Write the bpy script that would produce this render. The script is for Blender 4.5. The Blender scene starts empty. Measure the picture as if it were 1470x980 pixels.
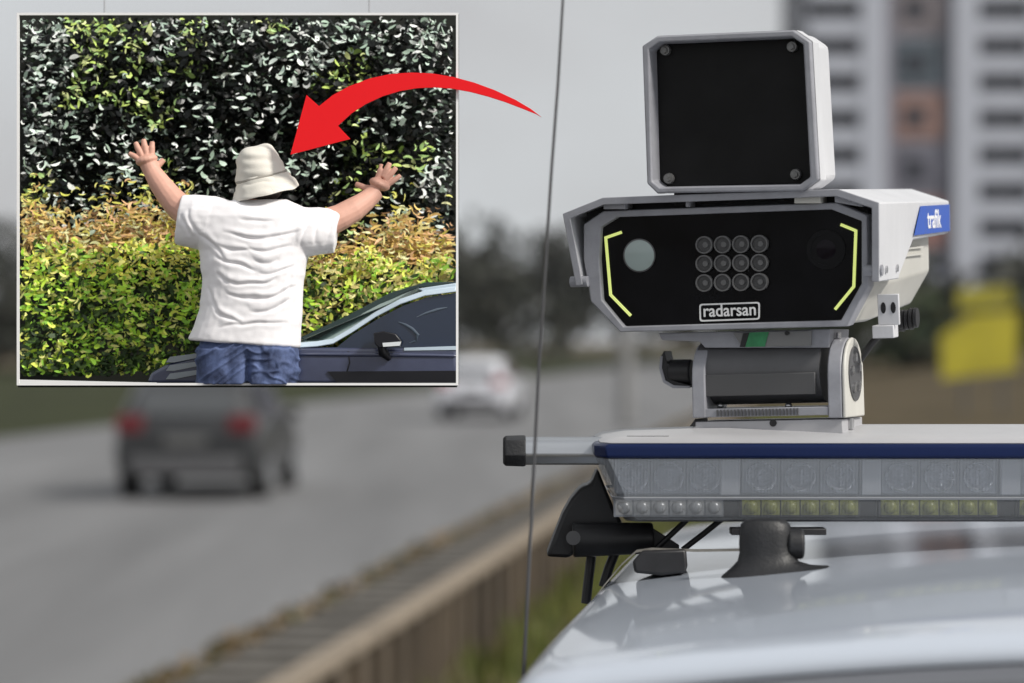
import bpy, bmesh, math, random
import numpy as np
from mathutils import Vector, Matrix, Euler, noise
R = math.radians
rng = random.Random(7)
sc = bpy.context.scene
C = sc.collection

# ------------------------------------------------------------------ camera, sky, sun, exposure
F, CX, CY, CZ = 4000.0, 735.0, 490.0, 1.9            # focal length in photo pixels, picture centre, eye height
cam = bpy.data.cameras.new('camera'); camo = bpy.data.objects.new('camera', cam); C.objects.link(camo)
camo.location = (0, 0, CZ); camo.rotation_euler = (R(90), 0, 0)
cam.sensor_width = 36; cam.lens = F/1470*36; cam.clip_start = .05; cam.clip_end = 6000
cam.dof.use_dof = True; cam.dof.focus_distance = 3.10; cam.dof.aperture_fstop = 3.6
cam.dof.aperture_blades = 0
sc.camera = camo
SUN_EL = 40
sun = bpy.data.lights.new('sun', 'SUN'); sun.energy = 3.4; sun.angle = R(9); sun.color = (1, .955, .88)
suno = bpy.data.objects.new('sun', sun); C.objects.link(suno)
az = R(58)                                           # measured from -Y (behind the camera) towards +X
sdir = Vector((math.sin(az)*math.cos(R(SUN_EL)), -math.cos(az)*math.cos(R(SUN_EL)), math.sin(R(SUN_EL))))
suno.rotation_euler = sdir.to_track_quat('Z', 'Y').to_euler()
w = bpy.data.worlds.new('World'); sc.world = w; w.use_nodes = True
nt = w.node_tree; nt.nodes.clear()
out = nt.nodes.new('ShaderNodeOutputWorld'); bg = nt.nodes.new('ShaderNodeBackground'); bg.inputs[1].default_value = .12
sky = nt.nodes.new('ShaderNodeTexSky'); sky.sky_type = 'NISHITA'; sky.sun_disc = False
sky.sun_elevation = R(SUN_EL); sky.sun_rotation = math.atan2(sdir.x, sdir.y)
sky.air_density = 1.0; sky.dust_density = 4.0; sky.ozone_density = 1.0
hsv = nt.nodes.new('ShaderNodeHueSaturation'); hsv.inputs['Saturation'].default_value = .25
tc = nt.nodes.new('ShaderNodeTexCoord'); nz = nt.nodes.new('ShaderNodeTexNoise'); nz.inputs['Scale'].default_value = 5; nz.inputs['Detail'].default_value = 5
mp = nt.nodes.new('ShaderNodeMapping'); mp.inputs['Scale'].default_value = (1, 1, 2.2)
cr = nt.nodes.new('ShaderNodeValToRGB'); cr.color_ramp.elements[0].position = .3; cr.color_ramp.elements[1].position = .75
cr.color_ramp.elements[0].color = (4.7, 4.7, 4.8, 1); cr.color_ramp.elements[1].color = (6.2, 6.5, 6.7, 1)
mx = nt.nodes.new('ShaderNodeMix'); mx.data_type = 'RGBA'; mx.inputs[0].default_value = .8
L = nt.links.new
L(sky.outputs[0], hsv.inputs['Color']); L(tc.outputs['Generated'], mp.inputs[0]); L(mp.outputs[0], nz.inputs[0]); L(nz.outputs[0], cr.inputs[0])
L(hsv.outputs[0], mx.inputs[6]); L(cr.outputs[0], mx.inputs[7]); L(mx.outputs[2], bg.inputs[0]); L(bg.outputs[0], out.inputs[0])
vs = sc.view_settings; vs.view_transform = 'Standard'; vs.look = 'None'; vs.gamma = 1; vs.use_curve_mapping = False; vs.exposure = 0.0
sc.cycles.use_denoising = True
sc.cycles.max_bounces = 6; sc.cycles.transparent_max_bounces = 12

# ------------------------------------------------------------------ helpers
def lin(r, g=None, b=None):
    if g is None: g = b = r
    f = lambda c: (c/255/12.92 if c/255 <= .04045 else ((c/255+.055)/1.055)**2.4)
    return (f(r), f(g), f(b))
def mat(name, col, rough=.5, metal=0, var=0, vscale=20, bump=0, bscale=60, coat=0, spec=.5, emit=None, estr=0, stretch=None, alpha=1, col2=None):
    m = bpy.data.materials.new(name); m.use_nodes = True
    t = m.node_tree; p = t.nodes['Principled BSDF']
    p.inputs['Base Color'].default_value = (*col, 1); p.inputs['Roughness'].default_value = rough
    p.inputs['Metallic'].default_value = metal; p.inputs['Coat Weight'].default_value = coat; p.inputs['Coat Roughness'].default_value = .06
    p.inputs['Specular IOR Level'].default_value = spec; p.inputs['Alpha'].default_value = alpha
    if emit: p.inputs['Emission Color'].default_value = (*emit, 1); p.inputs['Emission Strength'].default_value = estr
    if var or bump:
        tcn = t.nodes.new('ShaderNodeTexCoord'); mpn = t.nodes.new('ShaderNodeMapping')
        if stretch: mpn.inputs['Scale'].default_value = stretch
        t.links.new(tcn.outputs['Object'], mpn.inputs[0])
    if var:
        n = t.nodes.new('ShaderNodeTexNoise'); n.inputs['Scale'].default_value = vscale; n.inputs['Detail'].default_value = 6; n.inputs['Roughness'].default_value = .65
        r = t.nodes.new('ShaderNodeValToRGB'); r.color_ramp.elements[0].position = .3; r.color_ramp.elements[1].position = .7
        c2 = col2 or tuple(min(1, c*(1+var)) for c in col)
        r.color_ramp.elements[0].color = (*[c*(1-var) for c in col], 1); r.color_ramp.elements[1].color = (*c2, 1)
        t.links.new(mpn.outputs[0], n.inputs[0]); t.links.new(n.outputs[0], r.inputs[0]); t.links.new(r.outputs[0], p.inputs['Base Color'])
        rr = t.nodes.new('ShaderNodeMapRange'); rr.inputs[3].default_value = max(.02, rough-.08); rr.inputs[4].default_value = min(1, rough+.1)
        t.links.new(n.outputs[0], rr.inputs[0]); t.links.new(rr.outputs[0], p.inputs['Roughness'])
    if bump:
        n = t.nodes.new('ShaderNodeTexNoise'); n.inputs['Scale'].default_value = bscale; n.inputs['Detail'].default_value = 4
        b = t.nodes.new('ShaderNodeBump'); b.inputs['Strength'].default_value = bump; b.inputs['Distance'].default_value = .01
        t.links.new(mpn.outputs[0], n.inputs[0]); t.links.new(n.outputs[0], b.inputs['Height']); t.links.new(b.outputs[0], p.inputs['Normal'])
    return m
def tonemat(name, rough=.45, spec=.5, bump=0, trans=0):
    m = bpy.data.materials.new(name); m.use_nodes = True; t = m.node_tree; p = t.nodes['Principled BSDF']
    a = t.nodes.new('ShaderNodeAttribute'); a.attribute_name = 'tone'
    t.links.new(a.outputs['Color'], p.inputs['Base Color']); p.inputs['Roughness'].default_value = rough; p.inputs['Specular IOR Level'].default_value = spec
    return m
WM = {}                                             # world matrices of the things
def tag(o, label=None, cat=None, group=None, kind=None):
    if label: o['label'] = label
    if cat: o['category'] = cat
    if group: o['group'] = group
    if kind: o['kind'] = kind
    return o
def thing(name, label, cat, M=None, group=None):
    o = bpy.data.objects.new(name, None); C.objects.link(o); o.empty_display_size = .1
    M = M if isinstance(M, Matrix) else Matrix.Translation(M or (0, 0, 0))
    o.matrix_world = M; WM[o.name] = M
    return tag(o, label, cat, group)
class MB:
    def __init__(s): s.bm = bmesh.new()
    def face(s, pts):
        try: return s.bm.faces.new([s.bm.verts.new(p) for p in pts])
        except ValueError: pass
    def box(s, c, d, M=None):
        r = bmesh.ops.create_cube(s.bm, size=1)['verts']
        T = (M or Matrix.Identity(4)) @ Matrix.Translation(c) @ Matrix.Diagonal((*d, 1))
        bmesh.ops.transform(s.bm, matrix=T, verts=r); return s
    def box2(s, a, b): return s.box([(a[i]+b[i])/2 for i in range(3)], [abs(b[i]-a[i]) for i in range(3)])
    def cyl(s, p0, p1, r0, r1=None, seg=20):
        p0, p1 = Vector(p0), Vector(p1); v = p1-p0
        q = bmesh.ops.create_cone(s.bm, cap_ends=True, segments=seg, radius1=r0, radius2=r0 if r1 is None else r1, depth=v.length)['verts']
        bmesh.ops.transform(s.bm, matrix=Matrix.Translation((p0+p1)/2) @ v.to_track_quat('Z', 'Y').to_matrix().to_4x4(), verts=q); return s
    def sph(s, c, r, u=16, v=10, M=None):
        r = (r, r, r) if not hasattr(r, '__len__') else r
        q = bmesh.ops.create_uvsphere(s.bm, u_segments=u, v_segments=v, radius=1)['verts']
        bmesh.ops.transform(s.bm, matrix=Matrix.Translation(c) @ (M or Matrix.Identity(4)) @ Matrix.Diagonal((*r, 1)), verts=q); return s
    def loft(s, rings, caps=True, closed=True):
        vr = [[s.bm.verts.new(p) for p in r] for r in rings]; n = len(vr[0])
        for a, b in zip(vr, vr[1:]):
            for i in range(n if closed else n-1):
                j = (i+1) % n
                s.bm.faces.new((a[i], a[j], b[j], b[i]))
        if caps: s.bm.faces.new(vr[0][::-1]); s.bm.faces.new(vr[-1])
        return s
    def prism(s, pts, vec):
        vec = Vector(vec); return s.loft([[Vector(p) for p in pts], [Vector(p)+vec for p in pts]])
    def ring(s, outer, inner, vec):                  # frame between two outlines of equal count, thick along vec
        vec = Vector(vec); O = [Vector(p) for p in outer]; I = [Vector(p) for p in inner]
        return s.loft([O, I, [p+vec for p in I], [p+vec for p in O], O], caps=False)
    def tube(s, path, r, seg=10, caps=True):
        P = [Vector(p) for p in path]; n = len(P); rs = r if hasattr(r, '__len__') else [r]*n
        up = Vector((.13, .31, .94)).normalized(); rings = []
        for i in range(n):
            d = (P[min(i+1, n-1)]-P[max(i-1, 0)]).normalized()
            a = d.cross(up); a = (a if a.length > .05 else d.cross(Vector((1, 0, 0)))).normalized(); b = a.cross(d)
            rings.append([P[i]+(a*math.cos(t)+b*math.sin(t))*rs[i] for t in [2*math.pi*k/seg for k in range(seg)]])
        return s.loft(rings, caps)
    def put(s, name, m, parent=None, bev=0, smooth=True, world=False, root=None, segs=2, ang=35):
        bm = s.bm
        bmesh.ops.remove_doubles(bm, verts=bm.verts, dist=1e-6)
        bmesh.ops.recalc_face_normals(bm, faces=bm.faces)
        if world and parent:
            rt = root or parent
            while rt.parent: rt = rt.parent
            bmesh.ops.transform(bm, matrix=WM[rt.name].inverted(), verts=bm.verts)
        me = bpy.data.meshes.new(name); bm.to_mesh(me); bm.free()
        o = bpy.data.objects.new(name, me); C.objects.link(o)
        for x in (m if isinstance(m, (list, tuple)) else [m]): me.materials.append(x)
        if parent: o.parent = parent
        if smooth:
            for p in me.polygons: p.use_smooth = True
            bm2 = bmesh.new(); bm2.from_mesh(me)
            for e in bm2.edges:
                if len(e.link_faces) == 2 and e.calc_face_angle(0) > R(ang): e.smooth = False
            bm2.to_mesh(me); bm2.free()
        if bev:
            b = o.modifiers.new('bevel', 'BEVEL'); b.width = bev; b.segments = segs; b.limit_method = 'ANGLE'; b.angle_limit = R(30); b.harden_normals = False
        return o
def bake(o):                                         # apply modifiers without operators
    dg = bpy.context.evaluated_depsgraph_get(); me = bpy.data.meshes.new_from_object(o.evaluated_get(dg)); o.modifiers.clear(); o.data = me; return o
def P(x, y, d): return Vector(((x-CX)/F*d, d, CZ-(y-CY)/F*d))
def pxs(d): return d/F
def onp(x, y, M, yl=0.0):                            # photo point -> local point on the plane y = yl of a posed object
    Mi = M.inverted(); o = Mi @ Vector((0, 0, CZ)); q = Mi.to_3x3() @ Vector(((x-CX)/F, 1, -(y-CY)/F))
    t = (yl-o.y)/q.y; p = o+q*t; return Vector((p.x, yl, p.z))
def text(s, size, m, parent, name, Mloc, depth=.0006):
    c = bpy.data.curves.new(name, 'FONT'); c.body = s; c.size = size; c.extrude = depth; c.align_x = 'CENTER'; c.align_y = 'CENTER'; c.offset = size*.012
    t = bpy.data.objects.new(name, c); C.objects.link(t)
    bpy.context.view_layer.update()
    me = bpy.data.meshes.new_from_object(t.evaluated_get(bpy.context.evaluated_depsgraph_get())); bpy.data.objects.remove(t)
    me.transform(Mloc); o = bpy.data.objects.new(name, me); C.objects.link(o); me.materials.clear(); me.materials.append(m); o.parent = parent; return o
def copy_tree(o, parent=None):
    c = o.copy(); C.objects.link(c)
    if parent: c.parent = parent
    for ch in list(o.children): copy_tree(ch, c)
    return c

# ------------------------------------------------------------------ materials
m_asph = mat('asphalt', (.165, .166, .17), .85, spec=.25, var=.25, vscale=.7, bump=.3, bscale=40, stretch=(1, .06, 1))
m_ground = mat('dry_ground', (.075, .062, .036), .95, var=.45, vscale=.25, col2=(.115, .09, .055), spec=.08)
m_earth = mat('bare_earth', (.17, .125, .075), .95, var=.4, vscale=.12)
m_conc = mat('old_concrete', (.34, .30, .25), .9, var=.3, vscale=3, bump=.3)
m_cope = mat('sandy_coping', (.225, .185, .14), .9, var=.25, vscale=4)
m_slab = mat('dark_slab', (.03, .028, .026), .9, var=.4, vscale=2)
m_white = mat('white_powder_coat', (.60, .605, .63), .42, var=.10, vscale=14, col2=(.63, .635, .66), stretch=(1, 1, .4), bump=.03, bscale=300)
m_grey = mat('grey_powder_coat', (.29, .295, .325), .45, var=.16, vscale=25, bump=.05, bscale=400)
m_beige = mat('pale_grey_housing', (.56, .55, .51), .5, var=.06, vscale=15)
m_dgrey = mat('dark_grey_metal', (.085, .085, .09), .42, var=.15, vscale=20)
m_black = mat('black_plastic', (.012, .012, .014), .45, var=.3, vscale=60)
m_rubber = mat('black_rubber', (.012, .0125, .0145), .5, var=.3, vscale=40, bump=.1, bscale=300)
m_glass = mat('black_front_glass', (.003, .003, .004), .16, spec=.2, var=.7, vscale=14)
m_panel = mat('black_radar_panel', (.006, .006, .0065), .45, spec=.22, var=.6, vscale=9)
m_hole = mat('dark_gap', (.006, .006, .009), .6)
m_boltg = mat('dull_bolt', (.22, .22, .22), .35, .6, var=.2, vscale=200)
m_steel = mat('steel', (.55, .55, .56), .28, 1, var=.1, vscale=80)
m_alu = mat('brushed_aluminium', (.48, .50, .53), .35, .85, var=.1, vscale=60, stretch=(.1, 1, 1))
m_blue = mat('navy_trim', (.006, .014, .06), .3, spec=.2)
m_decal = mat('blue_sticker', (.01, .075, .42), .4, var=.12, vscale=60)
m_wtxt = mat('white_print', (.8, .8, .8), .5)
m_car = mat('white_car_paint', (.47, .515, .59), .40, coat=.85, var=.03, vscale=3)
m_carglass = mat('car_glass', (.035, .037, .042), .06, coat=.5)
m_tyre = mat('tyre', (.02, .02, .02), .8)
m_red = mat('red_sheet_metal', (.90, .012, .018), .6, spec=.2)
m_frame = mat('white_frame', (.9, .9, .9), .5)

# ------------------------------------------------------------------ setting: ground, road, channel
SL = .118; rd = Vector((SL, 1, 0)).normalized(); rr_ = Vector((rd.y, -rd.x, 0))   # along the road, to its right
def RP(off, t, z=0): return rr_*off + rd*t + Vector((0, 0, z))
def strip(name, a, b, t0, t1, z, m, n=1):
    s = MB(); s.loft([[RP(a, t0+(t1-t0)*i/n, z), RP(b, t0+(t1-t0)*i/n, z)] for i in range(n+1)], caps=False, closed=False)
    return tag(s.put(name, m, smooth=False), kind='structure')
s = MB(); N = 60
def gz(x, y):
    q = max(0, min(1, (y-60)/60))*max(0, min(1, (x-8-.05*y)/14)); q = q*q*(3-2*q)
    return q*(1.6+.7*noise.noise(Vector((x*.05, y*.05, 3)))) + (.0 if y < 120 else 0)
xs = [-1500, -700, -300, -150]+[-90+4*i for i in range(46)]+[120, 180, 300, 700, 1500]
ys = [-300, -60, -10, 10, 30]+[50+6*i for i in range(40)]+[330, 500, 900, 1800, 4000]
s.loft([[Vector((x, y, gz(x, y)-.01)) for x in xs] for y in ys], caps=False, closed=False)
tag(s.put('ground', m_ground), kind='structure')
strip('road', -16.4, -3.66, -60, 420, .0, m_asph)
strip('drainage_channel', -3.62, -2.34, 0, 420, .02, m_slab)
# far verge on the left
m_verge = mat('dark_verge', (.035, .04, .018), .95, var=.5, vscale=.5, spec=.08)
strip('verge', -60, -16.4, 0, 420, .004, m_verge)

# litter along the road edge (stuff), grass (stuff)
def scatter(name, items, m, kind='stuff'):
    V, Fc, T = [], [], []
    for c, d1, d2, tone in items:                     # diamond leaf: centre, long half axis, short half axis
        i = len(V); nrm = d1.cross(d2).normalized()*d2.length*.35
        V += [c-d1, c-d2*.9+nrm, c+d1, c+d2*.9+nrm]; Fc += [(i, i+1, i+2), (i, i+2, i+3)]; T += [tone, tone]
    me = bpy.data.meshes.new(name); me.from_pydata([tuple(v) for v in V], [], Fc)
    at = me.attributes.new('tone', 'FLOAT_COLOR', 'FACE')
    at.data.foreach_set('color', [x for t in T for x in (*t, 1)])
    me.materials.append(m); o = bpy.data.objects.new(name, me); C.objects.link(o)
    if kind: o['kind'] = kind
    return o
def scatter_curl(name, items, m, kind='stuff', bend=1.1):   # curled leaves: bent strips of four stations
    V, Fc, T = [], [], []
    for c, d1, d2, tone in items:
        i = len(V); n_ = d1.cross(d2).normalized(); l, w_ = d1.length, d2.length; u, v = d1/l, d2/w_
        k = rng.gauss(0, bend); tw = rng.gauss(0, .5); p = Vector(c); st = 4
        for q in range(st+1):
            t = q/st-.5; a = k*t*2; dr = u*math.cos(a)+v*math.sin(a); sd = (v*math.cos(a)-u*math.sin(a)); sd = (sd+n_*tw*t).normalized()
            wq = w_*(.15, .85, 1, .8, .12)[q]; V += [p-sd*wq+n_*w_*.25, p+sd*wq+n_*w_*.25]; p = p+dr*(2*l/st)-n_*(.12*l*t)
        off = p-Vector(c)
        for z in range(i, len(V)): V[z] = V[z]-off*.5
        for q in range(st): Fc.append((i+2*q, i+2*q+1, i+2*q+3, i+2*q+2)); T.append(tone)
    me = bpy.data.meshes.new(name); me.from_pydata([tuple(v) for v in V], [], Fc)
    at = me.attributes.new('tone', 'FLOAT_COLOR', 'FACE'); at.data.foreach_set('color', [x for t in T for x in (*t, 1)])
    me.materials.append(m); o = bpy.data.objects.new(name, me); C.objects.link(o)
    if kind: o['kind'] = kind
    return o
def rv(k=1.0):
    while True:
        v = Vector((rng.uniform(-1, 1), rng.uniform(-1, 1), rng.uniform(-1, 1)))
        if .05 < v.length < 1: return v.normalized()*k
def rleaf(c, l, wd, tone, lean=None):
    d1 = rv() if lean is None else (lean+rv(.5)).normalized()
    d2 = d1.cross(rv()); d2 = d2.normalized() if d2.length > .01 else Vector((1, 0, 0))
    return (Vector(c), d1*l, d2*wd, tone)
def fleaf(c, l, wd, tone, up=.4):                    # leaf lying roughly in the face of the bush
    a = rng.uniform(0, 6.283); d1 = Vector((math.cos(a), rng.gauss(0, .35), math.sin(a)*(1-up)+up*abs(math.sin(a)))).normalized()
    n_ = Vector((rng.gauss(.15, .4), -1, rng.gauss(.35, .4))); d2 = d1.cross(n_).normalized()
    return (Vector(c), d1*l, d2*wd, tone)
m_leaf = tonemat('leaves', .5, .3); m_leafg = tonemat('glossy_leaves', .3, .55)
items = []
for k in range(3600):
    t = 12+78*rng.random()**1.7; off = rng.gauss(-3.68, .055)
    cl = noise.noise(Vector((t*1.3, off*2, 1)))
    if cl < -.1 and rng.random() < .75: continue
    items.append(rleaf(RP(off, t, rng.uniform(.01, .05)), rng.uniform(.04, .10), rng.uniform(.03, .06), rng.choice([(.20, .14, .08), (.15, .105, .055), (.27, .20, .12), (.07, .06, .025), (.10, .10, .04)])))
tag(scatter('leaf_litter', items, m_leaf), 'dry brown leaf litter along the road edge', 'leaf litter')
items = []
for k in range(9000):
    t = 9+60*rng.random()**1.5; off = -2.05+ rng.random()*2.2
    if off > -1.0 and t < 12: continue
    items.append(rleaf(RP(off, t, rng.uniform(.05, .16)), rng.uniform(.08, .20), rng.uniform(.008, .02), rng.choice([(.080, .105, .018), (.105, .125, .02), (.065, .085, .015), (.15, .15, .045)]), Vector((0, 0, 1.2))))
tag(scatter('grass', items, m_leaf), 'rough olive green grass strip between the low wall and the white car', 'grass')

# low ribbed wall with its sandy coping
wl = thing('roadside_wall', 'low brown ribbed wall with sandy coping running along the drain', 'wall', RP(-2.3, 6))
s = MB(); s.loft([[RP(-2.33, t, .455), RP(-2.19, t, .455), RP(-2.19, t, .52), RP(-2.33, t, .52)] for t in [6+4*i for i in range(30)]])
s.put('coping', m_cope, wl, world=True, bev=.015)
s = MB(); s.loft([[RP(-2.32, t, 0), RP(-2.24, t, 0), RP(-2.24, t, .455), RP(-2.32, t, .455)] for t in (6, 122)])
for i in range(190):
    t = 6.1+i*.60; s.box((0, 0, .227), (.09, .20, .450), Matrix.Translation(RP(-2.225, t)) @ Matrix.Rotation(-math.atan(SL), 4, 'Z'))
s.put('wall_face', mat('brown_wall', (.085, .066, .046), .95, var=.55, vscale=2, stretch=(1, 1, .2)), wl, world=True, smooth=False)
# cover slabs of the channel: narrow concrete bars across it
cs = MB()
for i in range(150):
    cs.box((0, 0, .045), (1.16, .18+.1*rng.random(), .05), Matrix.Translation(RP(-2.98, 9+.62*i)) @ Matrix.Rotation(-math.atan(SL)+rng.uniform(-.05, .05), 4, 'Z'))
tag(cs.put('channel_covers', mat('slab_bar', (.12, .112, .10), .9, var=.3, vscale=3), smooth=False), 'grey concrete bars lying across the roadside drain', 'drain covers', kind='stuff')

# far woodland (one mass)
items = []
def crown(cx, cy, h, rad, n, tones):
    lob = [(Vector((cx, cy, h*.6))+Vector((rng.gauss(0, rad*.45), rng.gauss(0, rad*.45), rng.uniform(-.3, .35)*h)), rad*rng.uniform(.4, .7)) for _ in range(9)]
    for _ in range(n):
        c, r0 = rng.choice(lob); v = rv(r0*rng.uniform(.6, 1.05)); p = c+v
        if p.z < .3: p.z = .3+rng.random()
        items.append(rleaf(p, rng.uniform(.35, .8), rng.uniform(.25, .5), rng.choice(tones)))
dk = [(.034, .038, .027), (.026, .030, .023), (.045, .047, .035), (.038, .036, .03)]
for k in range(95):
    x = -75+k*1.75; y = 215+rng.uniform(-20, 45)
    if k < 40: y = 150+k*1.2+rng.uniform(-15, 30)
    crown(x, y, rng.uniform(7.5, 11.5)*(y/225), rng.uniform(3.0, 4.6), 330, dk)
for k in range(44): crown(-235+3.6*k, 165+rng.uniform(-15, 40), rng.uniform(7, 10), rng.uniform(3.5, 5), 170, dk)
for k in range(26): crown(92+5*k, 240+rng.uniform(-25, 40), rng.uniform(7, 10), rng.uniform(3.5, 5), 170, dk)
for k in range(26):
    crown(-62+2.2*k, 135+rng.uniform(-14, 22)+k*3.2, rng.uniform(4, 6.5), rng.uniform(2.4, 3.4), 240, dk)
tag(scatter('woodland', items, m_leaf), 'dark blurred belt of trees beyond the road', 'woodland')
items = []
for k in range(9): crown(15+2.3*k+rng.uniform(-1, 1), 150+rng.uniform(-8, 8), rng.uniform(3.6, 5.4), 2.4, 300, [(.03, .05, .025), (.05, .07, .03), (.06, .06, .035)])
tag(scatter('bushes', items, m_leaf), 'low green bushes in front of the apartment blocks', 'bushes', kind='stuff')

# ------------------------------------------------------------------ apartment blocks
m_wall = mat('pale_render', (.28, .285, .315), .85, var=.06, vscale=.6)
m_wallw = mat('white_render', (.42, .44, .50), .85, var=.05, vscale=.6)
m_recess = mat('recess_render', (.22, .215, .25), .85, var=.1, vscale=.5)
m_win = mat('window_glass', (.03, .032, .042), .3, spec=.3)
def X(px, d): return (px-CX)/F*d
def block(name, label, d, px0, px1, ztop, cols, depth):
    t = thing(name, label, 'building', (X(px0, d), d, 0))
    W = X(px1, d)-X(px0, d); s = MB(); s.box2((0, .6, 0), (W, depth, ztop)); s.put('wall', m_wall, t, smooth=False)
    s = MB(); s.box2((-.3, .3, ztop), (W+.3, depth+.3, ztop+.6)); s.put('roof', m_wallw, t, smooth=False)
    for kind, a, b in cols:
        xa, xb = X(a, d)-X(px0, d), X(b, d)-X(px0, d)
        if kind == 'pier':
            s = MB(); s.box2((xa, -.5, 0), (xb, .59, ztop-.01)); s.put('pier', m_wallw, t, smooth=False)
        if kind == 'balc':
            fl = 0
            while fl*3 < ztop-3.2:
                z = fl*3+.55
                s = MB(); s.box2((xa, -.4, z-.55), (xb, .59, z+.95)); b_ = s.put('balcony', m_wallw, t, smooth=False)
                s = MB(); s.box2((xa+.15, .45, z+.98), (xb-.3, .62, z+2.42)); w_ = s.put('window', m_win, t, smooth=False)
                s = MB()
                for q in (.5,): s.box2((xa+(xb-xa)*q-.05, .38, z+.98), (xa+(xb-xa)*q+.05, .45, z+2.42))
                s.put('mullion', m_wall, w_, smooth=False); fl += 1
        if kind == 'mural':
            s = MB(); s.box2((xa, .3, 0), (xb, .595, ztop-.02)); s.put('recess', m_recess, t, smooth=False)
            fl = 0; cs_ = [(.24, .15, .13), (.07, .09, .11), (.17, .15, .16), (.25, .27, .33), (.26, .13, .11), (.12, .12, .15)]
            while fl*4.4 < ztop-5:
                z = fl*4.4+1; c = cs_[(fl+2) % 6]
                s = MB(); s.box2((xa+.9, .18, z), (xb-.6, .3, z+3.9)); s.put('cladding_panel', mat('cladding', c, .8, var=.35, vscale=.5), t, smooth=False)
                s = MB(); s.box2((xa+1.6, .1, z+1.2), (xb-2.2, .18, z+2.6)); s.put('window', m_win, t, smooth=False); fl += 1
    return t
block('apartment_block', 'tall pale apartment block with dark window bands and coloured panels behind the speed camera', 230, 1152, 1580, 44,
      [('balc', 1160, 1236), ('pier', 1236, 1270), ('mural', 1270, 1368), ('pier', 1368, 1404), ('balc', 1404, 1480), ('pier', 1480, 1510), ('balc', 1510, 1578)], 18)

hz = MB(); hz.box2((-420, -40, -1), (420, 900, 80)); m_hz = bpy.data.materials.new('haze_air'); m_hz.use_nodes = True
th_ = m_hz.node_tree; th_.nodes.remove(th_.nodes['Principled BSDF']); pv = th_.nodes.new('ShaderNodeVolumePrincipled')
pv.inputs['Color'].default_value = (.9, .92, .97, 1); pv.inputs['Density'].default_value = .00011; pv.inputs['Anisotropy'].default_value = 0
th_.links.new(pv.outputs[0], th_.nodes['Material Output'].inputs['Volume'])
tag(hz.put('haze', m_hz, smooth=False), 'thin pale haze in the air over the road', 'haze', kind='stuff')

# ------------------------------------------------------------------ background vehicles
def vehicle(name, label, M, paint, L_=4.1, W_=1.75, H_=1.52, hatch=True, lights=True, group=None):
    t = thing(name, label, 'car', M, group)
    # local: y forward, x right, rear bumper at y = 0
    def ring(y, zb, hw, zbelt, zr, hr):
        return [Vector((-hw*.93, y, zb)), Vector((-hw, y, zb+.18)), Vector((-hw, y, (zb+zbelt)/2)), Vector((-hw*.96, y, zbelt)), Vector((-hr, y, zr-.06)), Vector((-hr*.8, y, zr)),
                Vector((hr*.8, y, zr)), Vector((hr, y, zr-.06)), Vector((hw*.96, y, zbelt)), Vector((hw, y, (zb+zbelt)/2)), Vector((hw, y, zb+.18)), Vector((hw*.93, y, zb))]
    h = W_/2; st = [(0, .42, h*.88, .80, .84, h*.78), (.10, .30, h*.97, .92, 1.0, h*.76), (.26, .26, h, .95, H_*.86, h*.70), (.55, .25, h, .95, H_*.97, h*.72), (1.2, .25, h, .95, H_, h*.74),
                    (2.0, .25, h, .94, H_*.985, h*.74), (2.55, .25, h, .93, H_*.86, h*.74), (3.0, .25, h, .90, .97, h*.78), (3.7, .27, h*.97, .82, .86, h*.78), (L_-.08, .32, h*.86, .66, .70, h*.7), (L_, .42, h*.8, .6, .62, h*.62)]
    s = MB(); s.loft([ring(*q) for q in st]); body = s.put('body', paint, t, bev=.02)
    s = MB(); s.loft([[Vector((-h*.68, .105+.0, 1.02)), Vector((h*.68, .105, 1.02))], [Vector((-h*.6, .245, H_*.86)), Vector((h*.6, .245, H_*.86))]], caps=False, closed=False)
    bmesh.ops.translate(s.bm, vec=(0, -.02, .005), verts=s.bm.verts)
    g = bmesh.ops.extrude_face_region(s.bm, geom=s.bm.faces[:]); bmesh.ops.translate(s.bm, vec=(0, .03, -.01), verts=[v for v in g['geom'] if isinstance(v, bmesh.types.BMVert)])
    s.put('rear_window', m_rearg, t)
    for sx in (-1, 1):
        s = MB(); q = [(.5, 1.0), (2.45, .99), (2.3, H_*.86), (1.1, H_*.93), (.62, H_*.90)]
        s.prism([Vector((sx*(h*.965-(z-.95)/(H_-.95)*h*.235+.004), y, z)) for y, z in q], (-sx*.02, 0, 0)); s.put('side_window', m_carglass, t)
        for yw in (.75, 3.2):
            s = MB(); s.cyl((sx*(h-.20), yw, .31), (sx*(h+.005), yw, .31), .31, seg=24); wo = s.put('wheel', m_tyre, t, bev=.03)
            s = MB(); s.cyl((sx*(h-.02), yw, .31), (sx*(h+.02), yw, .31), .19, seg=20); s.put('rim', m_alu, wo)
        s = MB(); s.box((sx*h*.76, .055, .92), (h*.36, .14, .20)); s.put('tail_light', m_tail if lights else m_taild, t, bev=.02)
        s = MB(); s.box((sx*(h+.08), 2.45, 1.0), (.17, .12, .13)); s.put('mirror', paint, t, bev=.03)
    s = MB(); s.box((0, -.01, .42), (h*1.5, .1, .22)); s.put('bumper', m_dgrey, t, bev=.03)
    s = MB(); s.box((0, .0, .72), (.5, .05, .11)); s.put('number_plate', m_plate, t)
    s = MB(); s.prism([(-h*.9, 3.0+.02, .93), (h*.9, 3.02, .93), (h*.7, 2.56, H_*.87), (-h*.7, 2.56, H_*.87)], (0, .02, .012)); s.put('windscreen', m_carglass, t)
    return t
m_tail = mat('tail_light', (.085, .008, .012), .4, emit=(1, .04, .05), estr=.03); m_taild = mat('tail_lens', (.3, .02, .02), .25)
m_rearg = mat('rear_glass', (.07, .075, .08), .12, coat=.5)  # base tint lifted to stand for sky reflected in the rear window
m_plate = mat('plate', (.12, .12, .12), .5)
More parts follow.
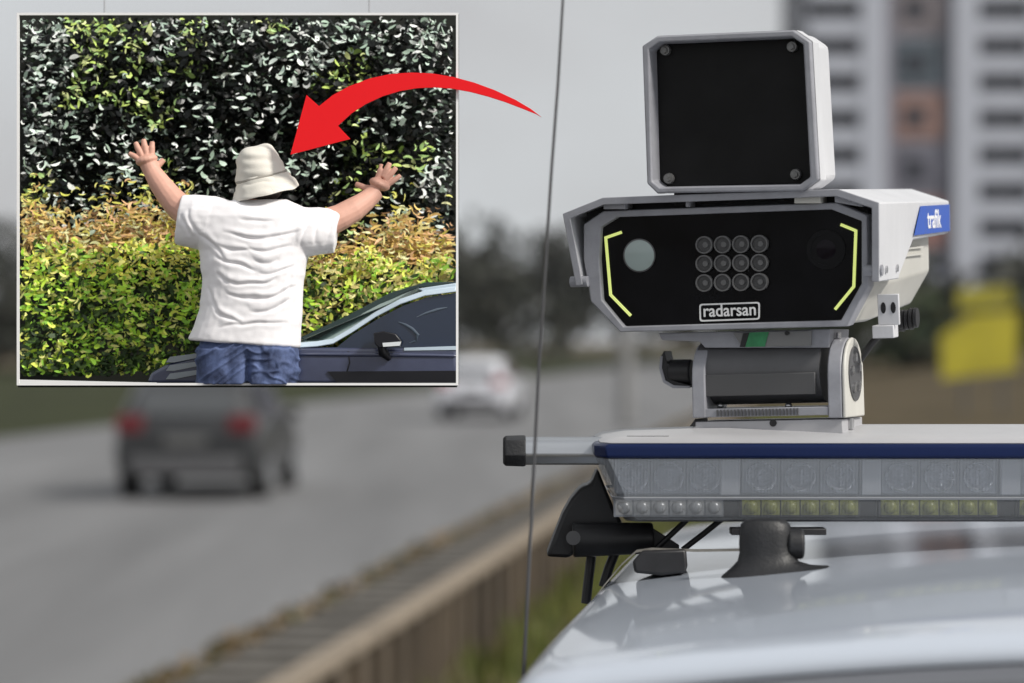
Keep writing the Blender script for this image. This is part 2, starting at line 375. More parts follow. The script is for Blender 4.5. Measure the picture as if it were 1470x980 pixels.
Rz = Matrix.Rotation(-math.atan(SL), 4, 'Z')
vehicle('parked_car', '', Matrix.Translation(P(266, 490, 33.2).to_2d().to_3d()) @ Matrix.Rotation(-math.atan(.055), 4, 'Z'), mat('dark_car_paint', (.024, .025, .027), .35, coat=.25), 4.1, 1.78, 1.56)
d_ = C.objects['parked_car']; d_.name = 'hatchback'; WM['hatchback'] = WM['parked_car']; d_['label'] = 'dark grey hatchback with red tail lights driving away on the road'
v2 = vehicle('saloon_car', 'distant white car driving away near the bend of the road', Matrix.Translation(P(676, 490, 67).to_2d().to_3d()) @ Rz, mat('white_paint_far', (.62, .63, .68), .3, coat=.5), 4.3, 1.78, 1.5, lights=False)

# lamp post by the road
lp = thing('post', 'grey steel post beyond the roadside wall, left of the camera mount', 'post', (X(899, 62), 62, 0))
s = MB(); s.cyl((0, 0, 0), (0, 0, 4.3), .17, .15, 14); s.put('pole', mat('galvanised_pole', (.22, .22, .22), .6, var=.1, vscale=5), lp)
s = MB(); s.cyl((0, 0, 4.3), (0, 0, 4.36), .17, .10, 14); s.put('cap', m_dgrey, lp)
s = MB(); s.box((0, 0, .03), (.5, .5, .06)); s.put('base_plate', m_dgrey, lp, bev=.01)

# yellow sign boards in front of the blocks
m_yel = mat('yellow_sign_paint', (.38, .33, .02), .6, var=.25, vscale=1.2)
m_yel2 = mat('faded_yellow_paint', (.30, .27, .025), .6, var=.35, vscale=1.5)
ds = 72; gy_ = gz(X(1410, ds), ds)
yl = thing('sign_board', 'blurred yellow sign boards one above the other on posts, at the right edge', 'sign', (X(1410, ds), ds, gy_-.02))
def panel(name, pts, m, y0):
    s = MB(); s.prism([P(x, y, ds)+Vector((0, y0, 0)) for x, y in pts], (0, .06, 0)); return s.put(name, m, yl, world=True, bev=.01)
panel('lower_panel', [(1349, 482), (1392, 452), (1462, 446), (1460, 532), (1352, 545)], m_yel, 0)
panel('upper_panel', [(1376, 414), (1452, 410), (1454, 440), (1374, 444)], m_yel2, .02)
for x in (1385, 1440):
    s = MB(); s.cyl(Vector((X(x, ds), ds+.13, gy_-.1)), Vector((X(x, ds), ds+.13, P(0, 408, ds).z)), .05); s.put('post', m_dgrey, yl, world=True)

# ------------------------------------------------------------------ white patrol car under the light bar
AX0 = .755; AY0 = 3.35
MC = Matrix.Translation((AX0-SL*(AY0-2.18), 2.18, 0)) @ Rz      # local y forward from the rear roof edge, x right
pc = thing('patrol_car', 'white car with glossy roof under the light bar', 'car', MC)
def roofz(x, y): # local
    k = .043*(x/.6)**2 + .010*max(0, 1-y/.4)**2 + .05*max(0, (y-1.15)/1.3)**2
    return 1.682-k
RL = 2.35
def roofring(y, n=40):
    pts = []
    for i in range(n+1):
        u = -1+2*i/n; x = .60*u; z = roofz(x, y)
        pts.append(Vector((x, y, z)))
    zl = roofz(.60, y); side = [(.612, -.006), (.624, -.018), (.634, -.04), (.642, -.075)]
    return [Vector((-a, y, zl+b)) for a, b in side[::-1]]+pts+[Vector((a, y, zl+b)) for a, b in side]
s = MB(); ysr = [0, .012, .04, .1]+[.2+.1*i for i in range(22)]
rings = [roofring(y) for y in ysr]
rings[0] = [p+Vector((0, .002, -.02)) for p in rings[0]]; rings[1] = [p+Vector((0, 0, -.006)) for p in rings[1]]
s.loft(rings, caps=False, closed=False); roof = s.put('roof', m_car, pc, ang=60)
sm = roof.modifiers.new('t', 'SOLIDIFY'); sm.thickness = .004; sm.offset = -1
def quadstrip(rows): s = MB(); s.loft(rows, caps=False, closed=False); return s
# rear screen, windscreen, sides, lower body
zb = 1.02
def arc(y, z, hw, bow): return [Vector((hw*(-1+2*i/16), y-bow*(1-(-1+2*i/16)**2), z)) for i in range(17)]
def edge(y, dz=0, xw=.60): return [Vector((xw*(-1+2*i/16), y, roofz(xw*(-1+2*i/16), y)+dz)) for i in range(17)]
rubber = MB(); rubber.loft([edge(-.002, -.022), edge(-.03, -.030), edge(-.045, -.06)], caps=False, closed=False)
rubber.put('roof_edge_seal', mat('seal_grey', (.11, .115, .13), .35), pc)
s = quadstrip([edge(-.046, -.06), arc(-.22, 1.3, .64, .05), arc(-.34, zb, .68, .08)]); s.put('rear_window', m_carglass, pc)
s = quadstrip([edge(RL-.05, -.01), arc(RL+.35, 1.35, .66, -.08), arc(RL+.80, zb+.02, .72, -.12)]); s.put('windscreen', m_carglass, pc)
for sx in (-1, 1):
    s = MB(); rows = []
    for y in [0.0+.25*i for i in range(10)]+[RL]:
        yy = min(y, RL); rows.append([Vector((sx*.642, yy, roofz(.6, yy)-.073)), Vector((sx*.76, yy-.0, 1.32)), Vector((sx*.84, yy, zb))])
    s.loft(rows, caps=False, closed=False); s.put('side_window', m_carglass, pc)
    for y0, y1 in ((-.05, .10), (.95, 1.05), (RL-.05, RL+.03)):
        s = MB(); s.prism([(sx*.645, y0, roofz(.6, max(0, y0))-.07), (sx*.645, y1, roofz(.6, min(RL, y1))-.07), (sx*.764, y1, 1.32), (sx*.848, y1, zb), (sx*.848, y0, zb), (sx*.764, y0, 1.32)], (-sx*.03, 0, 0))
        s.put('pillar', m_car, pc)
def lring(y, hw, zt, z0): return [Vector((-hw*.9, y, z0)), Vector((-hw, y, z0+.15)), Vector((-hw*1.01, y, (z0+zt)/2)), Vector((-hw*.96, y, zt)), Vector((hw*.96, y, zt)), Vector((hw*1.01, y, (z0+zt)/2)), Vector((hw, y, z0+.15)), Vector((hw*.9, y, z0))]
s = MB(); s.loft([lring(*q) for q in ((-.52, .78, .9, .42), (-.44, .84, 1.0, .34), (-.3, .88, zb, .3), (RL+.75, .89, zb, .3), (RL+1.3, .88, .98, .3), (RL+1.7, .84, .86, .32), (RL+1.85, .76, .72, .42))])
s.put('body', m_car, pc, bev=.03)
for sx in (-1, 1):
    for y in (.15, 2.75):
        s = MB(); s.cyl((sx*.70, y, .34), (sx*.905, y, .34), .34, seg=28); wo = s.put('wheel', m_tyre, pc, bev=.03)
        s = MB(); s.cyl((sx*.86, y, .34), (sx*.915, y, .34), .21, seg=24); s.put('rim', m_alu, wo)
    s = MB(); s.box((sx*.74, -.47, .86), (.18, .12, .3)); s.put('tail_light', m_taild, pc, bev=.03)
s = MB(); s.box((0, -.5, .48), (1.5, .14, .24)); s.put('bumper', m_dgrey, pc, bev=.04)
s = MB(); s.box((0, -.535, .75), (.52, .02, .12)); s.put('number_plate', m_plate, pc)
# ------------------------------------------------------------------ roof bar, feet, light bar
D = 2.98
def PD(x, y, d=D): return P(x, y, d)
rb = thing('roof_bar', 'silver roof bar with a black end cap sticking out left of the light bar', 'roof bar', PD(1035, 836, 2.90))
s = MB(); a, b = P(752, 647, 3.08), P(2560, 647, 3.08)
hexp = [(0, .0155), (.013, .0135), (.017, .003), (.015, -.011), (.004, -.0155), (-.010, -.0150), (-.016, -.004), (-.013, .011)]
s.loft([[Vector((x, 3.08+u, a.z+v)) for u, v in hexp] for x in (a.x, b.x)]); s.put('bar', m_alu, rb, world=True, bev=.002)
s = MB(); e = P(722, 647, 3.08).x; s.loft([[Vector((x, 3.08+u*k, a.z+v*k)) for u, v in hexp] for x, k in ((e, .9), (e+.003, 1.08), (a.x-.0005, 1.12), (a.x+.002, 1.08))]); s.put('end_cap', m_rubber, rb, world=True, bev=.001)
s = MB(); e = b.x; s.loft([[Vector((x, 3.08+u*k, a.z+v*k)) for u, v in hexp] for x, k in ((e+.02, .9), (e+.018, 1.08), (e, 1.12))]); s.put('end_cap', m_rubber, rb, world=True)
def foot(cx, cy, zbase, ztop):
    s = MB(); H = ztop-zbase
    prof = [(0, .056, .034, .006), (.06, .057, .034, .006), (.10, .053, .031, .006), (.17, .042, .027, .004), (.26, .032, .023, .0), (.40, .028, .021, -.002), (.55, .0275, .021, -.003), (.75, .027, .0205, -.003), (.9, .0255, .019, -.003), (.97, .021, .016, -.003), (1, .012, .010, -.003)]
    s.loft([[Vector((cx+o+rx*math.copysign(abs(math.cos(t))**.8, math.cos(t)), cy+ry*math.copysign(abs(math.sin(t))**.8, math.sin(t)), zbase+h*H + (.010*(rx*math.cos(t)/.056) if h < .2 else 0)*(1-h/.2 if h < .2 else 0))) for t in [2*math.pi*k/36 for k in range(36)]] for h, rx, ry, o in prof])
    return s
def roofw(x, y):
    l = MC.inverted() @ Vector((x, y, 0)); return roofz(l.x, l.y)
fd = 2.90; fx = P(1103, 830, fd).x
f_ = foot(fx, fd, roofw(fx, fd)-.004, P(1100, 744, fd).z); ft = f_.put('foot', m_rubber, rb, world=True)
s = MB(); q = P(1148, 780, fd); s.cyl(q+Vector((-.014, -.002, .0)), q+Vector((.004, -.002, .0)), .016, seg=20); s.put('locking_knob', m_rubber, ft, world=True, root=rb, bev=.003)
s = MB(); s.box2(P(1050, 768, 2.99)+Vector((0, 0, 0)), P(1182, 756, 3.02)); s.put('clamp_plate', m_black, rb, world=True, bev=.001)
fx2 = 2*.70-fx+.02
f_ = foot(fx2, fd-.1, roofw(fx2, fd-.1)-.004, P(1100, 744, fd).z); f_.put('foot', m_rubber, rb, world=True)

lb = thing('light_bar', 'long clear lensed police light bar with navy edge on the car roof', 'light bar', PD(1640, 748))
ZL = lambda y: P(0, y, D).z
X0, X1 = PD(853, 0).x, PD(853, 0).x+1.22
dep = .27
def bar_outline(xl, xr, y0, y1, ch):                  # plan outline, chamfered at both ends
    return [(xl+ch, y0), (xr-ch, y0), (xr, y0+ch*1.6), (xr, y1-ch*1.6), (xr-ch, y1), (xl+ch, y1), (xl, y1-ch*1.6), (xl, y0+ch*1.6)]
def layer(z, inset, yi=0): return [Vector((x, y, z)) for x, y in bar_outline(X0+inset, X1-inset, D+yi, D+dep-yi, .012)]
s = MB(); s.loft([layer(ZL(658), .004, .002), layer(ZL(655.5), .001), layer(ZL(641.5), 0), layer(ZL(637), .004, .002)])
s.put('navy_trim', m_blue, lb, world=True, bev=.0015)
s = MB(); yt = [(636.7, .006, .004), (630, .014, .012), (624, .04, .05), (619, .11, .085), (615, .2, .11)]
s.loft([layer(ZL(y), i, q) for y, i, q in yt]); s.put('cover', mat('white_cover', (.44, .44, .455), .4, var=.05, vscale=8), lb, world=True, bev=.002)
s = MB(); q = P(930, 626, D+.03); s.box(q, (.045, .004, .0008)); s.put('cover_slot', m_black, lb, world=True)
# lens: clear shell
def clear(name, tint, a):
    m = bpy.data.materials.new(name); m.use_nodes = True; t = m.node_tree; t.nodes.clear()
    o = t.nodes.new('ShaderNodeOutputMaterial'); tr = t.nodes.new('ShaderNodeBsdfTransparent'); tr.inputs[0].default_value = (.92, .94, .97, 1)
    p = t.nodes.new('ShaderNodeBsdfPrincipled'); p.inputs['Base Color'].default_value = (*tint, 1); p.inputs['Roughness'].default_value = .07
    wv = t.nodes.new('ShaderNodeTexWave'); wv.inputs['Scale'].default_value = 90; wv.wave_type = 'BANDS'; wv.bands_direction = 'X'
    tcn = t.nodes.new('ShaderNodeTexCoord'); bp = t.nodes.new('ShaderNodeBump'); bp.inputs['Strength'].default_value = .15; bp.inputs['Distance'].default_value = .002
    t.links.new(tcn.outputs['Object'], wv.inputs[0]); t.links.new(wv.outputs['Fac'], bp.inputs['Height']); t.links.new(bp.outputs[0], p.inputs['Normal'])
    mxs = t.nodes.new('ShaderNodeMixShader'); mxs.inputs[0].default_value = a
    t.links.new(tr.outputs[0], mxs.inputs[1]); t.links.new(p.outputs[0], mxs.inputs[2]); t.links.new(mxs.outputs[0], o.inputs[0]); return m
m_lens = clear('clear_lens', (.30, .325, .36), .48); m_lens2 = clear('lower_lens', (.24, .25, .26), .38)
s = MB(); s.loft([layer(ZL(658.5), .003, .002), layer(ZL(690), .014, .004), layer(ZL(713), .021, .006)], caps=False); s.put('upper_lens', m_lens, lb, world=True)
s = MB(); s.loft([layer(ZL(713.3), .0205, .005), layer(ZL(715), .0195, .004), layer(ZL(718), .021, .005)], caps=False); s.put('lens_seam', mat('seam', (.22, .23, .25), .3), lb, world=True)
s = MB(); s.loft([layer(ZL(718.3), .021, .006), layer(ZL(740), .029, .008), layer(ZL(747), .034, .012)], caps=False); s.put('lower_lens', m_lens2, lb, world=True)
s = MB(); s.loft([layer(ZL(746.5), .033, .012), layer(ZL(750), .036, .016)]); s.put('base_tray', m_dgrey, lb, world=True)
m_mod = mat('module_chrome', (.33, .34, .37), .3, .3, var=.15, vscale=60); m_refl = mat('reflector', (.36, .37, .41), .16, .8, var=.4, vscale=120, bump=.6, bscale=260)
m_modd = mat('module_dark', (.10, .105, .125), .45); m_amb = mat('amber_led', (.26, .27, .06), .3, var=.3, vscale=200); m_clr = mat('clear_led', (.40, .40, .40), .3, .3)
s = MB(); s.loft([layer(ZL(744), .037, .046), layer(ZL(662), .012, .046)]); s.put('inner_carrier', mat('carrier', (.20, .205, .225), .5, var=.2, vscale=30), lb, world=True)
for k in range(6):
    xa, xb = PD(890+k*199.5 if k else 884, 0).x, PD(1040+k*199.5, 0).x
    if k: xa = PD(1067+(k-1)*201, 0).x; xb = PD(1237+(k-1)*201, 0).x
    y0 = D+.026
    s = MB(); s.box2((xa, y0, ZL(711)), (xb, y0+.02, ZL(661))); md = s.put('light_module', m_mod, lb, world=True, bev=.002)
    for j in range(3):
        c = Vector((xa+(xb-xa)*(j+.5)/3, y0-.001, ZL(686))); s = MB()
        s.loft([[c+Vector((r*math.cos(t), dy, r*math.sin(t))) for t in [2*math.pi*i/24 for i in range(24)]] for r, dy in ((.0165, 0), (.0165, -.006), (.014, -.007), (.010, -.002), (.004, -.001))]); s.put('reflector', m_refl, md, world=True, root=lb)
        s = MB(); s.box(c+Vector((rng.uniform(-.002, .002), -.003, 0)), (.003, .004, .016+.006*rng.random())); s.put('led_chip', m_refl, md, world=True, root=lb)
        if j:
            s = MB(); s.box(Vector((xa+(xb-xa)*j/3, y0-.003, ZL(686))), (.0015, .008, .035)); s.put('divider', m_modd, md, world=True, root=lb)
    s = MB(); s.box2((xa-.001, y0+.001, ZL(744)), (xb+.001, y0+.02, ZL(716))); ml = s.put('warning_strip', m_modd if k else m_mod, lb, world=True)
    for j in range(6):
        c = Vector((xa+(xb-xa)*(j+.5)/6, y0, ZL(730))); s = MB(); s.box(c+Vector((0, -.001, 0)), ((xb-xa)/6*.93, .003, .0165)); 
        s.sph(c+Vector((0, -.003, 0)), (.0072, .005, .0072), 14, 8); s.put('led', m_amb if k else m_clr, ml, world=True, root=lb)
# gap posts
s = MB()
for k in range(5):
    xa = PD(1040+k*201 if k else 1037, 0).x; s.box2((xa, D+.018, ZL(711)), (xa+.020, D+.03, ZL(661)))
s.put('spacer', mat('spacer', (.40, .40, .42), .4), lb, world=True)

# black horn under the left end, cables, clip box
hn = thing('horn', 'black plastic horn with a flared mouth under the left end of light bar', 'horn', P(850, 800, 3.12))
hd = 3.10
s = MB()
mouth = [(858, 672), (849, 694), (834, 699), (820, 716), (808, 737), (795, 770), (784, 799), (817, 801), (830, 790), (868, 762), (895, 752), (884, 735)]
s.prism([P(x, y, hd) for x, y in mouth], (0, .06, 0)); s.put('mouth', m_black, hn, world=True, bev=.004)
s = MB(); s.cyl(P(822, 775, hd-.01), P(938, 772, hd-.01), pxs(hd)*25, pxs(hd)*22, 24); s.put('driver', m_black, hn, world=True, bev=.003)
s = MB(); s.loft([[P(936, 757, hd+.01), P(936, 793, hd+.01), P(936, 793, hd-.02), P(936, 757, hd-.02)], [P(975, 782, hd+.01), P(975, 792, hd+.01), P(975, 792, hd-.02), P(975, 782, hd-.02)]]); s.put('stay', m_black, hn, world=True, bev=.001)
for pa in ([(849, 798), (845, 830), (841, 866)], [(884, 790), (874, 815), (866, 842)]):
    s = MB(); s.tube([P(x, y, hd+.02) for x, y in pa], .0055); s.put('leg', m_black, hn, world=True)
s = MB(); s.cyl(P(823, 772, hd-.032), P(823, 772, hd-.027), .008, seg=14); s.put('screw', m_dgrey, hn, world=True)

cl = thing('rail_clip', 'black clip box with bent metal strap on the left roof edge', 'clip', P(948, 824, 3.02))
s = MB(); s.loft([[P(x, y, d) for x, y in ((911, 822), (908, 806), (922, 790), (985, 788), (987, 812), (984, 822), (950, 826))] for d in (2.99, 3.06)]); s.put('clip_body', m_black, cl, world=True, bev=.003)
s = MB(); path = [(842, 872), (868, 838), (893, 808), (914, 789), (935, 786), (1000, 788), (1068, 787)]
for d0, d1, o in ((3.0, 3.03, 0),):
    s.loft([[P(x, y, d0), P(x, y, d1), P(x-1, y+4, d1), P(x-1, y+4, d0)] for x, y in path])
s.put('strap', mat('dull_strap', (.22, .21, .19), .4, .4, var=.3, vscale=60), cl, world=True)
cb = thing('cable', 'thin black cables running from the light bar to the roof edge', 'cable', P(1000, 785, 3.06))
s = MB()
for pa in ([(1040, 742), (1010, 766), (980, 789)], [(990, 742), (968, 763), (945, 784), (930, 800)]):
    s.tube([P(x, y, 3.08) for x, y in pa], .0032)
s.put('cable_run', m_black, cb, world=True)

# ------------------------------------------------------------------ whip antenna
an = thing('whip_antenna', 'thin dark whip antenna rising left of the speed camera', 'antenna', P(750, 1050, 2.72))
s = MB(); pa = [(809, -160), (808, 0), (801, 120), (792, 240), (783, 380), (774, 520), (768, 640), (762, 760), (755, 900), (751, 980), (750, 1012)]
s.tube([P(x, y, 2.72) for x, y in pa], [.0013+.0004*i/6 for i in range(len(pa))], 8); s.put('rod', mat('antenna_grey', (.09, .09, .095), .35, .3), an, world=True)
s = MB(); q = P(750, 1012, 2.72); s.cyl(q+Vector((0, 0, .012)), q-Vector((0, 0, .03)), .005, .009); s.box(q+Vector((.022, 0, -.02)), (.06, .022, .014)); s.put('base', m_black, an, world=True, bev=.002)

# ------------------------------------------------------------------ speed camera
YAW, PITCH, ROLL = 20, -3.0, 1.3
MR = Matrix.Translation(P(1035, 385, 3.06)) @ Matrix.Rotation(R(-YAW), 4, 'Z') @ Matrix.Rotation(R(-PITCH), 4, 'X') @ Matrix.Rotation(R(ROLL)*-1, 4, 'Y')
sp = thing('speed_camera', 'speed camera with square radar panel on a swivel mount above the light bar', 'speed camera', MR)
def lp_(pts, yl=0.0): return [onp(x, y, MR, yl) for x, y in pts]
glass = [(862, 326), (886, 311), (1193, 300), (1237, 317), (1237, 407), (1207, 460), (895, 469), (864, 431), (860, 372)]
bez_o = [(830, 322), (856, 302), (1202, 291), (1243, 308), (1247, 398), (1243, 420), (1216, 469), (891, 476), (848, 428)]
bez_o = [(838, 322), (866, 303), (1202, 291), (1244, 309), (1246, 411), (1216, 468), (890, 476), (848, 432), (838, 372)]
s = MB(); O = lp_(bez_o, 0); I = lp_(glass, 0); cen = sum(I, Vector())/len(I)
I2 = [p+(cen-p).normalized()*.0015+Vector((0, .012, 0)) for p in I]; Om = [p+(p-cen).normalized()*.001 + Vector((0, .006, 0)) for p in O]
s.loft([[p+Vector((0, .03, 0)) for p in O], Om, O, I, I2, [p+Vector((0, .03, 0)) for p in I2], [p+Vector((0, .03, 0)) for p in O]], caps=False)
s.put('bezel', m_grey, sp, bev=.0012)
s = MB(); s.prism([p+Vector((0, .007, 0)) for p in I], (0, .006, 0)); gl = s.put('front_glass', m_glass, sp, smooth=False)
GY = .0065
def strip_on(pts, wpx, mat_, name, y=GY):
    s = MB(); q = lp_(pts, y); w_ = wpx*pxs(3.06)/2; n = len(q); rows = []
    for i in range(n):
        d0 = (q[i]-q[i-1]).normalized() if i else (q[1]-q[0]).normalized(); d1 = (q[i+1]-q[i]).normalized() if i < n-1 else d0
        nn = ((d0+d1).normalized()).cross(Vector((0, 1, 0))).normalized(); k = w_/max(.5, nn.dot(d0.cross(Vector((0, 1, 0)))))
        rows.append([q[i]-nn*k, q[i]+nn*k, q[i]+nn*k+Vector((0, -.002, 0)), q[i]-nn*k+Vector((0, -.002, 0))])
    s.loft(rows); return s.put(name, mat_, sp, bev=.0004)
m_led = mat('lime_light_strip', (.55, .6, .25), .4, emit=(.78, .9, .22), estr=.55)
strip_on([(893, 333), (870, 341), (877, 423), (906, 453)], 4.2, m_led, 'light_strip')
strip_on([(1207, 322), (1229, 331), (1226, 411), (1199, 444)], 4.2, m_led, 'light_strip')
def disc(x, y, rpx, yl, h, m, name, parent=sp, seg=32, ringw=None):
    c = onp(x, y, MR, yl); r = rpx*pxs(3.06); s = MB()
    s.loft([[c+Vector((k*r*math.cos(t), dy, k*r*math.sin(t))) for t in [2*math.pi*i/seg for i in range(seg)]] for k, dy in ((1, 0), (1, -h*.7), (.94, -h))] if not ringw else
           [[c+Vector((k*r*math.cos(t), dy, k*r*math.sin(t))) for t in [2*math.pi*i/seg for i in range(seg)]] for k, dy in ((1, 0), (1, -h), (1-ringw, -h), (1-ringw, -h*.3))]); return s.put(name, m, parent)
ln = disc(918, 366.5, 24.5, GY, .0015, m_dgrey, 'lens_ring'); disc(918, 366.5, 22.5, GY-.0012, .0012, mat('lens_flash_glass', (.33, .40, .39), .12, coat=.5), 'lens', ln)
ln = disc(1186, 358, 28, GY, .0012, mat('dim_ring', (.008, .008, .009), .35, spec=.15), 'lens_ring', ringw=.2); disc(1186, 358, 14, GY, .001, mat('dim_lens', (.008, .006, .009), .15, spec=.15), 'lens', ln)
m_irl = mat('infrared_led', (.060, .060, .062), .35, var=.2, vscale=200); m_irr = mat('led_rim', (.12, .12, .122), .35)
for yy in (350.5, 377.5, 405):
    for xx in (1012.5, 1038.8, 1065, 1091.5):
        ld = disc(xx, yy-(xx-1050)*.02, 12.6, GY, .006, m_irr, 'infrared_led', ringw=.16); disc(xx, yy-(xx-1050)*.02, 10.8, GY, .0035, m_irl, 'led_lens', ld)
        disc(xx+.5, yy-(xx-1050)*.02, 4.2, GY-.0033, .0016, m_irr, 'led_die', ld)
# name plate
a, b, c_, d_ = [onp(x, y, MR, GY-.0003) for x, y in ((1004, 436), (1091, 433), (1091, 458.5), (1004.5, 461.5))]
out_ = [a, b, c_, d_]; ctr = sum(out_, Vector())/4
def chf(q, k=.003):
    r = []
    for i in range(4):
        p, pr, nx = q[i], q[i-1], q[(i+1) % 4]; r += [p+(pr-p).normalized()*k, p+((pr-p).normalized()+(nx-p).normalized())*k*.25, p+(nx-p).normalized()*k]
    return r
o1 = chf(out_); inn = []
sh = 2.2*pxs(3.06)
ins = [a+((b-a).normalized()+(d_-a).normalized())*sh, b+((a-b).normalized()+(c_-b).normalized())*sh, c_+((d_-c_).normalized()+(b-c_).normalized())*sh, d_+((a-d_).normalized()+(c_-d_).normalized())*sh]
s = MB(); s.ring(o1, chf(ins, .0022), (0, -.0008, 0)); npf = s.put('name_frame', m_wtxt, sp)
tilt = math.atan2((b-a).z, (b-a).x)
text('radarsan', .0192, m_wtxt, sp, 'name_lettering', Matrix.Translation(ctr+Vector((0, -.0004, .0012))) @ Matrix.Rotation(-tilt, 4, 'Y') @ Matrix.Rotation(R(90), 4, 'X') @ Matrix.Diagonal((.92, 1, 1, 1)))
# housing behind the bezel
DH = .335
back = [Vector((p.x*.92-.004, DH, p.z*.92+.004)) for p in O]
s = MB(); s.loft([[p+Vector((0, .012, 0))+(cen-p).normalized()*.004 for p in O], [Vector((p.x*1.0, .10, p.z*.99)) for p in O], [Vector((p.x*.995, DH, p.z*.93+.006)) for p in O]]); s.put('housing', m_beige, sp, bev=.003)
# side ribs on the housing
xr = max(p.x for p in O)
# hood: folded sheet over the housing
TH = .005
hood_px = [(828, 410), (809, 307), (866, 284), (1203, 271.5), (1262, 291), (1262, 404)]
hp = lp_(hood_px, -.012)
def offs(pts, k):                                     # inner outline of an open polyline (towards the camera body)
    r = []
    for i, p in enumerate(pts):
        d0 = (p-pts[i-1]).normalized() if i else (pts[1]-p).normalized(); d1 = (pts[i+1]-p).normalized() if i < len(pts)-1 else d0
        n0 = Vector((d0.z, 0, -d0.x)); n1 = Vector((d1.z, 0, -d1.x)); nn = (n0+n1).normalized(); r.append(p+nn*k/max(.4, nn.dot(n0)))
    return r
hi = offs(hp, TH)
HB = .372
s = MB()
def hood_pt(p, y): return Vector((p.x, y, p.z))
# legs are cut back with a slant: per point the front and rear depth
fr = [-.0]*6; bk = [.09, HB, HB, HB, HB, .09]
tp = lambda i, q: q[i]
outer_f = [hood_pt(p, -.012) for p in hp]; inner_f = [hood_pt(p, -.012) for p in hi]
# mid points on the legs where the slant starts
def lerp(a, b, t): return a+(b-a)*t
def leg(i0, i1, q):                                   # q outline; returns rows of side plate: (frontpoint, rearpoint)
    top, bot = q[i0], q[i1]; return [(top, HB), (lerp(top, bot, .45), HB-.006), (lerp(top, bot, .50), .165), (lerp(top, bot, .93), .095), (bot, .088)]
def plate(rows_o, rows_i):
    vo = [[hood_pt(p, -.012), hood_pt(p, y)] for p, y in rows_o]; vi = [[hood_pt(p, -.012), hood_pt(p, y)] for p, y in rows_i]
    m = len(vo)
    for k in range(m-1):
        s.face([vo[k][0], vo[k+1][0], vo[k+1][1], vo[k][1]]); s.face([vi[k][0], vi[k][1], vi[k+1][1], vi[k+1][0]])
        s.face([vo[k][0], vi[k][0], vi[k+1][0], vo[k+1][0]]); s.face([vo[k][1], vo[k+1][1], vi[k+1][1], vi[k][1]])
    s.face([vo[-1][0], vi[-1][0], vi[-1][1], vo[-1][1]])
plate(leg(4, 5, hp), leg(4, 5, hi)); plate(leg(1, 0, hp), leg(1, 0, hi))
for i in (1, 2, 3):
    po, qo, pi, qi = hp[i], hp[i+1], hi[i], hi[i+1]
    s.face([hood_pt(po, -.012), hood_pt(qo, -.012), hood_pt(qo, HB), hood_pt(po, HB)]); s.face([hood_pt(pi, -.012), hood_pt(pi, HB), hood_pt(qi, HB), hood_pt(qi, -.012)])
    s.face([hood_pt(po, -.012), hood_pt(pi, -.012), hood_pt(qi, -.012), hood_pt(qo, -.012)]); s.face([hood_pt(po, HB), hood_pt(qo, HB), hood_pt(qi, HB), hood_pt(pi, HB)])
bmesh.ops.remove_doubles(s.bm, verts=s.bm.verts, dist=1e-5)
hood = s.put('hood', m_white, sp, bev=.0012)
# grey front lip of the hood
s = MB(); lo, li = offs(hp, -.0004), offs(hp, .0075)
s.loft([[a_+Vector((0, -.0025, 0)), a_+Vector((0, -.0005, 0)), b_+Vector((0, -.0005, 0)), b_+Vector((0, -.0025, 0))] for a_, b_ in zip([hood_pt(p, -.012) for p in lo], [hood_pt(p, -.012) for p in li])]); s.put('hood_lip', m_grey, hood, bev=.0008)
# spacer blocks, and a near-black block painting the shade between hood and housing
s = MB(); ga = lp_([(870, 300), (898, 283), (1200, 274), (1240, 300), (1200, 292), (870, 302)], .02)
s.prism([onp(x, y, MR, .02) for x, y in ((842, 318), (842, 306), (870, 293), (1200, 281), (1246, 300), (1246, 400), (1238, 400), (1238, 312), (1200, 296), (866, 306))], (0, .05, 0)); s.put('gap_shade', m_hole, sp, smooth=False)
for x0, x1 in ((866, 897), (984, 988), (1140, 1178), (1198, 1238)):
    s = MB(); q = [onp(x, y, MR, -.008) for x, y in ((x0, 300-(x0-866)*.03), (x0, 288-(x0-866)*.035+(max(0, x0-1190)*.2)), (x1, 288-(x1-866)*.035+(max(0, x1-1203)*.33)), (x1, 301-(x1-866)*.03+max(0, x1-1203)*.2))]
    s.prism(q, (0, .03, 0)); s.put('spacer_block', m_grey if x0 != 1140 else m_beige, sp, bev=.0008)
for x, y in ((832, 404), (1254, 388)):
    s = MB(); c = onp(x, y, MR, -.004); s.cyl(c+Vector((-.010, 0, 0)), c+Vector((.010, 0, 0)), .006, seg=14); s.put('hood_bolt', m_grey, sp)
# blue sticker with white print on the hood's right side
xs_ = hp[4].x+.0008; zt = hp[4].z-.004; zb_ = lerp(hp[4], hp[5], .46).z
s = MB(); s.prism([(xs_, HB-.003, zt), (xs_, .200, zt-.001), (xs_, .160, zb_+.001), (xs_, HB-.006, zb_+.003)], (.0006, 0, 0)); stk = s.put('sticker', m_decal, hood, smooth=False)
text('trafik', .032, m_wtxt, stk, 'sticker_lettering', Matrix.Translation((xs_+.0008, .272, (zt+zb_)/2)) @ Matrix.Rotation(R(90), 4, 'Z') @ Matrix.Rotation(R(90), 4, 'X') @ Matrix.Diagonal((1.15, .95, 1, 1)), .0003)
for y, z in ((.02, .03), (.075, .03)):
    s = MB(); c = Vector((hp[5].x, y, hp[5].z+.012)); s.cyl(c, c+Vector((.0025, 0, 0)), .004, seg=12); s.put('rivet', m_steel, hood)
